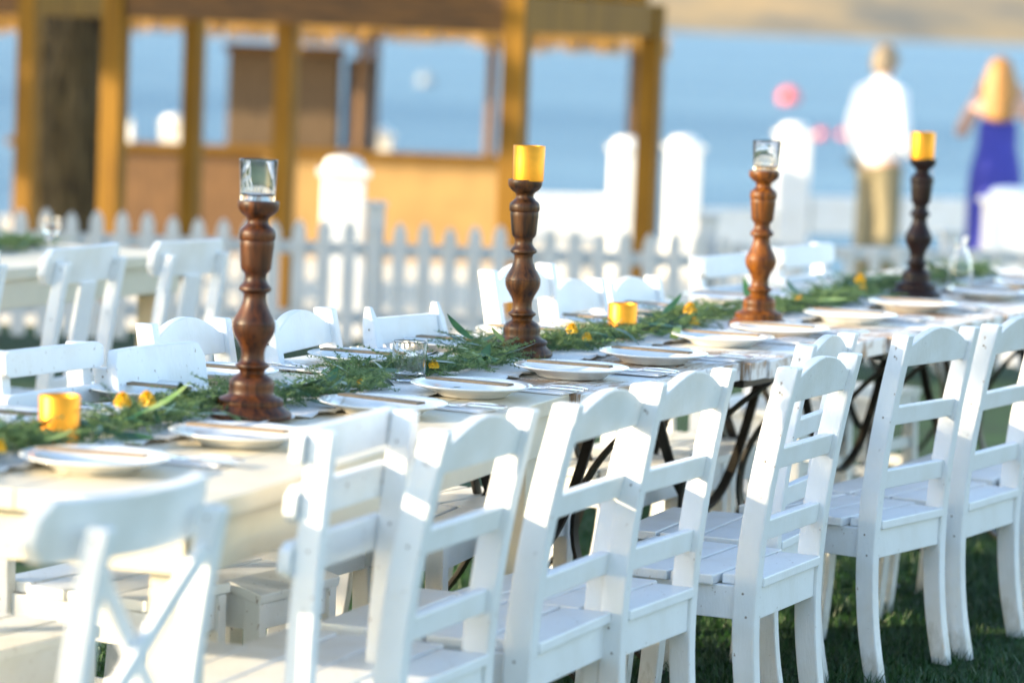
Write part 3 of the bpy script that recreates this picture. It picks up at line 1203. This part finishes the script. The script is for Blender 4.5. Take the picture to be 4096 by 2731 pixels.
# ------------------------------------------------------------------ fences
def picket_fence(name, label, p, q, spacing, pw, h, z0, pointed, rails, posts, group):
    p, q = Vector(p), Vector(q)
    d_ = (q - p)
    L = d_.length
    root = thing(name, label, 'fence', (p.x, p.y, z0), math.atan2(d_.y, d_.x), group)
    bm = bmesh.new()
    k = 0
    x = spacing / 2
    while x < L:
        hh = h + rng.uniform(-.012, .012)
        if pointed:
            poly = [(x - pw / 2, .04), (x + pw / 2, .04), (x + pw / 2, hh - .055), (x + pw * .30, hh - .02), (x, hh), (x - pw * .30, hh - .02), (x - pw / 2, hh - .055)]
        else:
            poly = [(x - pw / 2, .04), (x + pw / 2, .04), (x + pw / 2, hh), (x - pw / 2, hh)]
        bm_prism(bm, poly, -.009, .009)
        x += spacing
    finish('pickets', bm, M['fence'], root, .002)
    for rz_ in rails:
        bm = bmesh.new()
        bm_box(bm, (L / 2, .0275, rz_), (L, .035, .06))
        finish('rail', bm, M['fence'], root, .003)
    for px in posts:
        bm = bmesh.new()
        bm_box(bm, (px * L, .09, (h + .07) / 2), (.085, .085, h + .07))
        bm_box(bm, (px * L, .09, h + .08), (.105, .105, .02))
        finish('post', bm, M['fence'], root, .004)
    return root


picket_fence('picket_fence', 'grey white pointed picket fence behind the chairs, running in front of the pergola', (-4.2, 15.55), (.98, 15.9), 1165e-4, .062, .62, 0, True, (.17, .49), (.02, .33, .685, .985), 'garden fences')
picket_fence('picket_fence', 'low flat topped grey white fence in front of the walking couple', (1.02, 15.9), (2.75, 16.07), .121, .050, .585, 0, False, (.16, .36, .555), (.60,), 'garden fences')


# ------------------------------------------------------------------ pergolas
def pergola(label, near, e1, e2, side, zb, zlow, group, full=True):
    near = Vector((near[0], near[1], zb))
    e1, e2 = Vector((*e1, 0)), Vector((*e2, 0))
    root = thing('pergola', label, 'pergola', near, math.atan2(e1.y, e1.x), group)
    # local x along e1 (back right), local y along e2 (left)
    h = zlow - zb
    for x in (0, side):
        for y in (0, side):
            bm = bmesh.new()
            bm_box(bm, (x, y, (h + .19) / 2), (.12, .12, h + .19))
            finish('post', bm, M['timber'], root, .006)
    for y in (0, side) if full else (0,):
        bm = bmesh.new()
        bm_box(bm, (side / 2, y, h + .095), (side - .124, .07, .19))
        finish('beam', bm, M['timber'], root, .005)
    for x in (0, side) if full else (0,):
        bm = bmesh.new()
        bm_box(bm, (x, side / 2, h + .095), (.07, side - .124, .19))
        finish('beam', bm, M['beam_shaded'], root, .005)
    for k in range(5 if full else 0):
        bm = bmesh.new()
        bm_box(bm, (.15 + (side - .3) * k / 4, side / 2, h + .235), (.05, side + .02, .085))
        finish('rafter', bm, M['timber'], root, .004)
    return root


E1, E2 = (.338, .941), (-.941, .338)
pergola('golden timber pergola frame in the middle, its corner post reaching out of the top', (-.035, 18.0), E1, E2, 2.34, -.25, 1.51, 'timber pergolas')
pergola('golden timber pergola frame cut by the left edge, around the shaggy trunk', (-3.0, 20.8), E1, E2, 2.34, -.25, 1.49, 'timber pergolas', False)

# palm trunk with dry skirt
root = thing('palm_tree', 'thick dark shaggy palm trunk standing between the left pergola posts', 'tree', (-2.97, 22.6, -.25))
bm = bmesh.new()
bm_lathe(bm, [(0, 0), (.16, 0), (.145, .6), (.14, 1.4), (.15, 2.6), (.13, 4.0), (0, 4.0)], 20)
finish('trunk', bm, M['bark'], root, 0, smooth=True)
V, F = [], []
g = random.Random(4)
for k in range(1700):
    a = g.uniform(0, 2 * math.pi)
    z = g.uniform(.05, 2.6)
    bul = .155 + .055 * math.exp(-((z - 1.25) / .5) ** 2)
    L = g.uniform(.25, .6)
    r0 = bul * g.uniform(.75, 1.0)
    tn = Vector((-math.sin(a), math.cos(a), 0)) * g.uniform(.008, .026)
    p = Vector((math.cos(a) * r0, math.sin(a) * r0, z))
    q = Vector((math.cos(a + g.gauss(0, .1)) * (bul + g.uniform(-.01, .10)), math.sin(a + g.gauss(0, .1)) * (bul + g.uniform(-.01, .03)), max(.02, z - L)))
    i0 = len(V)
    V += [p - tn, p + tn, q + tn * .4, q - tn * .4]
    F.append((i0, i0 + 1, i0 + 2, i0 + 3))
o = raw('dry_skirt', V, F, M['palm_fibre'], root)
V, F = [], []
for k in range(16):
    a = 2 * math.pi * k / 16 + g.uniform(-.15, .15)
    el = g.uniform(.1, 1.0)
    L = g.uniform(1.2, 1.7)
    p = Vector((0, 0, 4.0))
    d_ = Vector((math.cos(a) * math.cos(el), math.sin(a) * math.cos(el), math.sin(el)))
    st = 14
    for s in range(st):
        q = p + d_ * (L / st)
        i0 = len(V)
        sd = d_.cross(Z).normalized()
        V += [p - sd * .012, p + sd * .012, q + sd * .01, q - sd * .01]
        F.append((i0, i0 + 1, i0 + 2, i0 + 3))
        for sg in (-1, 1):
            i0 = len(V)
            tip = p + sd * sg * .38 * math.sin(math.pi * (.15 + .8 * s / st)) + d_ * .18 - Z * .12
            V += [p, p + d_ * .04, tip]
            F.append((i0, i0 + 1, i0 + 2))
        p = q
        d_ = (d_ - Z * .09).normalized()
raw('crown', V, F, M['tree_leaf'], root)

# ------------------------------------------------------------------ beach bar hut
HZ = -.5
root = thing('beach_bar', 'thatched beach bar hut with tan counter, seen through the pergola', 'hut', (-1.2, 28.0, HZ))
ox = lambda x, y, z: (x + 1.2, y - 28.0, z - HZ)
bm = bmesh.new()
bm_box(bm, ox(-1.085, 28.02, -.05), (2.0, .06, .90))
finish('counter_panel', bm, M['counter'], root, .004)['label'] = 'tan plywood front of the bar counter'
bm = bmesh.new()
bm_box(bm, ox(-3.15, 28.02, -.05), (1.98, .06, .90))
finish('counter_panel', bm, M['timber_dark'], root, .004)['label'] = 'dark brown front of the bar counter'
bm = bmesh.new()
bm_box(bm, ox(-2.05, 28.14, .43), (4.3, .46, .055))
finish('counter_top', bm, M['timber'], root, .006)
for px, py in ((-1.335, 28.5), (-.255, 28.5), (-4.0, 28.5), (-4.0, 30.9), (-1.335, 30.9), (1.0, 28.5), (1.0, 30.9)):
    bm = bmesh.new()
    bm_lathe(bm, [(0, 0), (.048, 0), (.044, 2.15), (0, 2.15)], 12, ox(px, py, HZ))
    finish('post', bm, M['timber_dark'], root, 0, smooth='angle')
# thatched roof: hip of straw with a ragged hanging fringe
rf = bmesh.new()
ex0, ex1, ey0, ey1, ez = -4.4, 1.12, 28.0, 31.4, 1.455
rd = 2.95
rv = [ox(*p) for p in ((ex0, ey0, ez), (ex1, ey0, ez), (ex1, ey1, ez), (ex0, ey1, ez), (ex0 + 1.45, (ey0 + ey1) / 2, rd), (ex1 - 1.45, (ey0 + ey1) / 2, rd))]
bv = [rf.verts.new(p) for p in rv]
for f in ((0, 1, 5, 4), (1, 2, 5), (2, 3, 4, 5), (3, 0, 4), (3, 2, 1, 0)):
    rf.faces.new([bv[i] for i in f])
finish('roof', rf, M['thatch'], root, 0)
V, F = [], []
g = random.Random(9)
edges = [((ex0, ey0), (ex1, ey0)), ((ex1, ey0), (ex1, ey1)), ((ex0, ey1), (ex0, ey0)), ((ex0, ey1), (ex1, ey1))]
for (a, b_) in edges:
    ln = math.hypot(b_[0] - a[0], b_[1] - a[1])
    for k in range(int(ln * 320)):
        f = g.random()
        x, y = a[0] + (b_[0] - a[0]) * f, a[1] + (b_[1] - a[1]) * f
        x += g.gauss(0, .03)
        y += g.gauss(0, .03)
        L = (.095 + .03 * math.sin(f * ln * 3.1) + .02 * math.sin(f * ln * 7.7)) * g.uniform(.6, 1.25)
        w = g.uniform(.004, .010)
        aa = g.uniform(0, math.pi)
        p = Vector(ox(x, y, ez + g.uniform(-.01, .06)))
        sd = Vector((math.cos(aa), math.sin(aa), 0)) * w
        q = p + Vector((g.gauss(0, .02), g.gauss(0, .02), -L - .02))
        i0 = len(V)
        V += [p - sd, p + sd, q + sd * .5, q - sd * .5]
        F.append((i0, i0 + 1, i0 + 2, i0 + 3))
raw('thatch_fringe', V, F, M['thatch'], root)
# cabinet on the back of the bar
cb = thing('cabinet', 'tall brown board cabinet standing behind the bar counter', 'cabinet', (-2.0, 28.9, HZ))
bm = bmesh.new()
bm_box(bm, (0, 0, .86), (.93, .46, 1.72))
finish('body', bm, M['cabinet'], cb, .008)
bm = bmesh.new()
bm_box(bm, (0, 0, 1.755), (1.0, .53, .07))
finish('top', bm, M['timber_dark'], cb, .008)
for sx in (-1, 1):
    bm = bmesh.new()
    bm_box(bm, (sx * .23, -.241, 1.32), (.45, .022, .76))
    d_ = finish('door', bm, M['cabinet'], cb, .006)
    bm = bmesh.new()
    bm_box(bm, (sx * .045, -.262, 1.32), (.02, .02, .14))
    finish('handle', bm, M['timber_dark'], d_, .004)
bm = bmesh.new()
V, F = [], []
for i in range(25):
    f = i / 24
    for z in (.05, 1.5):
        V.append((f * .26, .03 * math.sin(f * 28), z))
for i in range(24):
    F.append((2 * i, 2 * i + 2, 2 * i + 3, 2 * i + 1))
o = raw('hanging_curtain', V, F, M['curtain'], None, smooth=True)
o.location = (-1.50, 29.2, -.3)
md = o.modifiers.new('thickness', 'SOLIDIFY')
md.thickness = .004
tag(o, 'grey violet cloth hanging beside the brown cabinet in the bar', 'curtain')
# bottles and lamps on the counter
bprof = [(0, 0), (.035, 0), (.037, .005), (.037, .14), (.012, .19), (.012, .24), (.014, .245), (0, .245)]
for i, (x, y, mt, sc, lab) in enumerate([(-3.52, 28.12, 'buoy_white', 1.0, 'pale bottle on the bar counter beside the shaggy trunk'),
                                         (-3.2, 28.1, 'buoy_white', .8, 'short white bottle on the bar counter right of a pergola post'),
                                         (-3.62, 28.15, 'china', .7, 'small china bottle on the bar counter closest to the shaggy trunk')]):
    bm = bmesh.new()
    bm_lathe(bm, [(r_ * sc, z * sc) for r_, z in bprof], 20)
    o = finish('bottle', bm, M[mt], None, 0, smooth='angle')
    o.location = (x, y, .4578)
    tag(o, lab, 'bottle', 'bottles on the bar counter')


# ------------------------------------------------------------------ white railing on the waterfront
def pillar(x, y, label, w=.235, top=.78, zb=-.25):
    root = thing('railing_pillar', label, 'pillar', (x, y, zb), .06, 'white waterfront pillars')
    h = top - zb
    bm = bmesh.new()
    bm_box(bm, (0, 0, (h - .10) / 2), (w, w, h - .10))
    finish('shaft', bm, M['pillar'], root, .012)
    bm = bmesh.new()
    bm_box(bm, (0, 0, h - .085), (w + .05, w + .05, .034))
    bm_lathe(bm, [(w * .48, h - .068), (w * .46, h - .035), (w * .36, h - .010), (w * .15, h - .001), (0, h)], 24)
    finish('cap', bm, M['pillar'], root, .004, smooth='angle')
    return root


pillar(-.885, 17.3, 'white square pillar between the picket fence and the bar counter', w=.22, top=.86)
pillar(.78, 24.6, 'white domed pillar just left of the pergola right post')
pillar(1.22, 25.3, 'white domed pillar just right of the pergola right post')
pillar(2.06, 25.7, 'white domed pillar behind the orange candlestick glass', top=.90)
pillar(2.745, 19.0, 'white pillar in front of the woman in the violet dress', w=.27, top=.77)
pillar(-1.33, 32.4, 'white domed pillar seen through the pergola behind the bar', top=.52, zb=-.5)
pillar(-3.28, 32.4, 'white domed pillar seen far left behind the bar counter', top=.56, zb=-.5)


def rail(p, q, z0, z1, label, th=.07):
    p, q = Vector(p), Vector(q)
    d_ = q - p
    L = d_.length
    root = thing('railing', label, 'railing', (p.x, p.y, 0), math.atan2(d_.y, d_.x), 'white waterfront railings')
    bm = bmesh.new()
    bm_box(bm, (L / 2, 0, (z0 + z1) / 2), (L, th, z1 - z0))
    finish('rail', bm, M['pillar'], root, .012)
    for k in range(1, max(2, int(L / 1.4))):
        bm = bmesh.new()
        bm_box(bm, (L * k / max(2, int(L / 1.4)), .07, (z1 - .25) / 2 - .02), (.09, .06, z1 + .25 - .04))
        finish('post', bm, M['pillar'], root, .006)
    return root


rail((.0, 24.5), (.64, 24.6), .06, .35, 'white board rail left of the pergola right post')
rail((1.36, 25.32), (1.92, 25.66), -.04, .25, 'short white board rail between the two domed pillars')
rail((2.2, 25.72), (5.8, 27.25), .07, .355, 'long white board rail behind the walking couple')

# ------------------------------------------------------------------ buoys
def buoy(x, y, r_, mat, label):
    root = thing('buoy', label, 'buoy', (x, y, -1.2), 0, 'mooring buoys on the water')
    bm = bmesh.new()
    bm_lathe(bm, [(r_ * math.cos(a), r_ * .35 + r_ * math.sin(a)) for a in np.linspace(-math.pi / 2, math.pi / 2, 16)], 28)
    finish('float', bm, M[mat], root, 0, smooth=True)
    bm = bmesh.new()
    bm_tube(bm, [(r_ * .16 * math.cos(a), 0, r_ * 1.42 + r_ * .16 * math.sin(a)) for a in np.linspace(-.5, math.pi + .5, 12)], r_ * .035, 8)
    finish('ring', bm, M['iron'], root, 0, smooth=True)


buoy(10.7, 137, .42, 'buoy_red', 'bright red round buoy on the water above the orange candlestick')
buoy(8.1, 92, .16, 'buoy_red', 'small faint red buoy left of the man in the white shirt')
buoy(8.8, 93, .14, 'buoy_red', 'smallest faint red buoy close beside the man in the white shirt')
buoy(-4.0, 142, .36, 'buoy_grey', 'pale round buoy seen through the pergola')


# ------------------------------------------------------------------ people
def skin_mesh(name, verts, edges, radii, root_i, mat, parent, sub=2):
    me = bpy.data.meshes.new(name)
    me.from_pydata(verts, edges, [])
    o = bpy.data.objects.new(name, me)
    COL.objects.link(o)
    md = o.modifiers.new('skin', 'SKIN')
    md.use_smooth_shade = True
    sv = me.skin_vertices[0].data
    for i, r_ in enumerate(radii):
        sv[i].radius = r_ if isinstance(r_, tuple) else (r_, r_)
        sv[i].use_root = (i == root_i)
    sb = o.modifiers.new('sub', 'SUBSURF')
    sb.levels = sb.render_levels = sub
    dg = bpy.context.evaluated_depsgraph_get()
    dg.update()
    ev = o.evaluated_get(dg)
    nm = bpy.data.meshes.new_from_object(ev)
    bpy.data.objects.remove(o)
    bpy.data.meshes.remove(me)
    nm.materials.clear()
    return link(name, nm, mat, parent, True)


def chain(V, E, Rr, start, pts):
    """append a chain of (pos, radius) from vertex index start, return last index"""
    p = start
    for pos, r_ in pts:
        V.append(pos)
        Rr.append(r_)
        E.append((p, len(V) - 1))
        p = len(V) - 1
    return p


def person(label, loc, rz, h, arms, female):
    root = thing('person', label, 'person', loc, rz, 'couple by the water')
    k = h / 1.76
    V, E, Rr = [(0, 0, .94)], [], [(.105, .085) if female else (.118, .095)]
    ch = chain(V, E, Rr, 0, [((0, 0, 1.10), (.105, .085) if female else (.135, .105)), ((0, .0, 1.28), (.125, .10) if female else (.155, .115)), ((0, -.01, 1.40), (.11, .08) if female else (.13, .09))])
    nk = chain(V, E, Rr, ch, [((0, -.005, 1.475), .052), ((0, .008, 1.53), .05), ((0, .015, 1.60), (.072, .085)), ((0, .012, 1.67), (.078, .092)), ((0, .005, 1.735), (.05, .06))])
    chain(V, E, Rr, nk - 2, [((0, .085, 1.595), .02), ((0, .118, 1.59), .012)])              # nose
    for s in (-1, 1):
        chain(V, E, Rr, nk - 2, [((s * .068, .005, 1.605), .016), ((s * .088, -.006, 1.615), .011)])   # ears
    for s, (sh, el, wr, hd) in zip((-1, 1), arms):
        w = chain(V, E, Rr, ch, [(sh, .060 if female else .058), (tuple((a + b_) / 2 for a, b_ in zip(sh, el)), .055 if female else .050), (el, .046 if female else .042), (wr, .025 if female else .030)])
        fw = (Vector(hd) - Vector(wr)).normalized()
        side = fw.cross(Vector((0, 1, .2))).normalized()
        pm = chain(V, E, Rr, w, [(tuple(Vector(wr) + fw * .045), (.030, .016)), (tuple(Vector(wr) + fw * .085), (.034, .014))])
        curlv = fw.cross(side).normalized()
        for q, (off, ln) in enumerate(((-.027, .058), (-.009, .072), (.009, .068), (.026, .052))):
            b0 = Vector(V[pm]) + side * off
            chain(V, E, Rr, pm, [(tuple(b0 + fw * .02), .0095), (tuple(b0 + fw * (.02 + ln * .5) + curlv * .006), .0088), (tuple(b0 + fw * (.02 + ln) + curlv * .02), .0075)])
        tb_ = Vector(V[pm - 1]) + side * -.034
        chain(V, E, Rr, pm - 1, [(tuple(tb_ + fw * .012), .011), (tuple(tb_ + fw * .045 - side * .012 + curlv * .01), .0095), (tuple(tb_ + fw * .07 - side * .010 + curlv * .02), .008)])
    for s in (-1, 1):
        st = .05 * s
        chain(V, E, Rr, 0, [((s * .085, 0, .87), (.085, .09)), ((s * .09, .01 + st * .3, .68), .074), ((s * .09, .015 + st * .6, .49), .055), ((s * .092, -.02 + st * .8, .32), .052), ((s * .092, -.02 + st, .10), .036), ((s * .094, .03 + st, .045), .038), ((s * .10, .13 + st, .035), .030)])
    V = [tuple(c * k for c in v) for v in V]
    Rr = [tuple(c * k for c in r_) if isinstance(r_, tuple) else r_ * k for r_ in Rr]
    body = skin_mesh('body', V, E, Rr, 0, M['skin'], root)
    return root, k


def scale_list(V, k):
    return [tuple(c * k for c in v) for v in V]


def garment(name, pts_tree, mat, parent, k, root_i=0):
    V, E, Rr = pts_tree
    skin_mesh(name, scale_list(V, k), E, [tuple(c * k for c in r_) if isinstance(r_, tuple) else r_ * k for r_ in Rr], root_i, mat, parent)


# the couple: man in white shirt, seen from behind, looking to the right over the water
arms = [((-.18, -.01, 1.385), (-.245, -.05, 1.12), (-.235, .06, .90), (-.225, .10, .80)),
        ((.18, -.01, 1.385), (.245, -.02, 1.12), (.22, .14, .93), (.20, .22, .88))]
man, k = person('man seen from behind in white shirt and khaki trousers, looking over the water', (2.57, 24.4, -.23), R(-58), 1.76, arms, False)
V, E, Rr = [(0, 0, .84)], [], [(.178, .15)]
ch = chain(V, E, Rr, 0, [((0, -.005, 1.02), (.175, .145)), ((0, -.01, 1.20), (.18, .145)), ((0, -.01, 1.36), (.155, .11)), ])
chain(V, E, Rr, ch, [((0, -.010, 1.475), .070), ((0, -.006, 1.535), .064)])
for sh, el, wr, hd in arms:
    chain(V, E, Rr, ch, [(sh, .080), (tuple((a + b_) / 2 for a, b_ in zip(sh, el)), .075), (el, .066), (tuple(a * .2 + b_ * .8 for a, b_ in zip(el, wr)), .050)])
garment('shirt', (V, E, Rr), M['shirt'], man, k)
V, E, Rr = [(0, 0, .98)], [], [(.160, .130)]
for s in (-1, 1):
    st = .05 * s
    chain(V, E, Rr, 0, [((s * .08, 0, .85), (.105, .115)), ((s * .078, .01 + st * .3, .66), .098), ((s * .074, .01 + st * .6, .46), .088), ((s * .072, -.01 + st * .5, .25), .085), ((s * .075, -.015 + st * .5, .07), .080)])
garment('trousers', (V, E, Rr), M['khaki'], man, k)


def hair_cap(parent, mat, k, long_):
    bm = bmesh.new()
    prof = []
    seg, rows = 28, 14
    rings = []
    for j in range(rows + 1):
        f = j / rows
        ring = []
        for i in range(seg):
            a = 2 * math.pi * i / seg
            front = max(0.0, math.sin(a))           # +y is the face
            low = (1.55 if not long_ else 1.27) + front * (.11 if not long_ else .40)
            z = 1.752 + (low - 1.752) * f
            hd = math.sqrt(max(0.0, 1 - ((max(z, 1.63) - 1.63) / .124) ** 2))
            rx, ry = (.086, .100)
            if long_ and z < 1.63:
                d_ = (1.63 - z) / .36
                rx = .092 + .045 * math.sin(math.pi * min(1, d_ * .9)) - .03 * d_
                ry = .105 + .02 * d_
                hd = 1.0
            wob = 1 + .03 * math.sin(a * 9 + z * 20) * f
            ring.append(bm.verts.new((rx * hd * wob * math.cos(a) * k, (ry * hd * wob * math.sin(a) + .008 - (.03 * (1.63 - z) / .36 if long_ and z < 1.63 else 0)) * k, z * k)))
        rings.append(ring)
    for r0, r1 in zip(rings, rings[1:]):
        for i in range(seg):
            bm.faces.new((r0[i], r0[(i + 1) % seg], r1[(i + 1) % seg], r1[i]))
    bmesh.ops.remove_doubles(bm, verts=bm.verts[:], dist=.0005)
    o = finish('hair', bm, mat, parent, 0, smooth=True)
    md = o.modifiers.new('thickness', 'SOLIDIFY')
    md.thickness = .012
    return o


hair_cap(man, M['hair_grey'], k, False)
for s in (-1, 1):
    garment('shoe', ([(s * .092, -.05 + .05 * s, .045), (s * .096, .03 + .05 * s, .045), (s * .10, .15 + .05 * s, .036)], [(0, 1), (1, 2)], [.044, .047, .036]), M['shoe'], man, k)

arms = [((-.155, -.01, 1.37), (-.235, .07, 1.15), (-.15, .22, 1.42), (-.10, .25, 1.52)),
        ((.155, -.01, 1.37), (.29, .05, 1.17), (.17, .22, 1.42), (.10, .25, 1.52))]
wom, k = person('woman seen from behind in violet blue dress with long blond hair, both arms raised', (3.43, 24.6, -.23), R(-6), 1.70, arms, True)
V, E, Rr = [(0, -.005, 1.335)], [], [(.125, .098)]
chain(V, E, Rr, 0, [((0, 0, 1.20), (.140, .118)), ((0, 0, 1.08), (.128, .11)), ((0, -.005, .93), (.178, .15)), ((0, 0, .75), (.19, .16)), ((0, .005, .50), (.185, .16)), ((0, .005, .28), (.19, .17)), ((0, .005, .10), (.195, .175))])
garment('dress', (V, E, Rr), M['dress'], wom, k)
hair_cap(wom, M['hair_blond'], k, True)
man.scale = (1.06, 1.08, 1.0)
wom.scale = (1.18, 1.15, 1.0)


# ------------------------------------------------------------------ unseen trees shaped for their shade (beyond the left side of the picture)
def shade_tree(x, y, rx, z0, z1, n_leaf, label, seed, trunk_r=.09, leaf=1.0):
    root = thing('unseen_tree', label, 'tree', (x, y, 0), 0, 'trees left of the tables')
    g = np.random.default_rng(seed)
    bm = bmesh.new()
    bm_lathe(bm, [(0, 0), (trunk_r * 1.3, 0), (trunk_r, .4), (trunk_r * .7, z1 * .6), (.01, z1 * .95), (0, z1 * .95)], 12)
    for q in range(14):
        a = q * 2.4
        zz = z0 + (z1 - z0) * (.08 + .8 * q / 14)
        bm_tube(bm, [(0, 0, zz), (math.cos(a) * rx * .45, math.sin(a) * rx * .45, zz + .25), (math.cos(a) * rx * .8, math.sin(a) * rx * .8, zz + .6)], [.03, .02, .008], 6)
    finish('trunk', bm, M['bark'], root, 0, smooth=True)
    t_ = g.uniform(0, 1, n_leaf)
    prof = np.clip(np.minimum((t_ + .02) * 6, (1.02 - t_) * 2.2), 0, 1) ** .7
    a = g.uniform(0, 2 * np.pi, n_leaf)
    lump = 1 + .22 * np.sin(a * 3 + t_ * 17) * np.sin(t_ * 23 + 1)
    r_ = rx * prof * lump * np.sqrt(g.uniform(.05, 1, n_leaf))
    c = np.stack([np.cos(a) * r_, np.sin(a) * r_, z0 + (z1 - z0) * t_], 1)
    d1 = g.normal(0, 1, (n_leaf, 3))
    d1 /= np.linalg.norm(d1, axis=1)[:, None]
    d2 = np.cross(d1, g.normal(0, 1, (n_leaf, 3)))
    d2 /= np.linalg.norm(d2, axis=1)[:, None]
    s = g.uniform(.04, .085, n_leaf)[:, None] * leaf
    Vv = np.stack([c - d1 * s, c + d2 * s * .45, c + d1 * s, c - d2 * s * .45], 1).reshape(-1, 3)
    Ff = [(4 * i, 4 * i + 1, 4 * i + 2, 4 * i + 3) for i in range(n_leaf)]
    raw('crown', Vv, Ff, M['tree_leaf'], root)


def shade_at(u, n_, dist):
    p = T(u, n_) + Vector((sdir.x, sdir.y, 0)).normalized() * dist
    return p.x, p.y


for eq, dist, rx, z0, z1, nl, lab in [
        (.92, 9.5, .72, .5, 6.5, 7000, 'slim unseen tree nearest the tables, shading the two nearest candlesticks'),
        (-2.72, 10, .30, .5, 6.0, 3500, 'very slim unseen tree closest to the camera, shading the cross back chair'),
        (4.6, 12, .55, .5, 6.5, 5000, 'slim unseen tree shading the three splat back chairs'),
        (11.45, 17, .95, .8, 7.0, 8000, 'broad unseen tree shading the picket fence'),
        (15.5, 20, .92, 4.7, 6.6, 6000, 'high crowned unseen tree shading the corner post of the middle pergola'),
        (17.9, 20, .98, 3.6, 6.2, 6000, 'high crowned unseen tree shading the back of the middle pergola'),
        (20.3, 20, .90, 2.8, 4.8, 6000, 'high crowned unseen tree shading the left pergola')]:
    x, y = shade_at(eq, 0, dist)
    shade_tree(x, y, rx, z0, z1, nl, lab, int(eq * 10) + 50, leaf=1.8 if eq > 10 else 1.0)
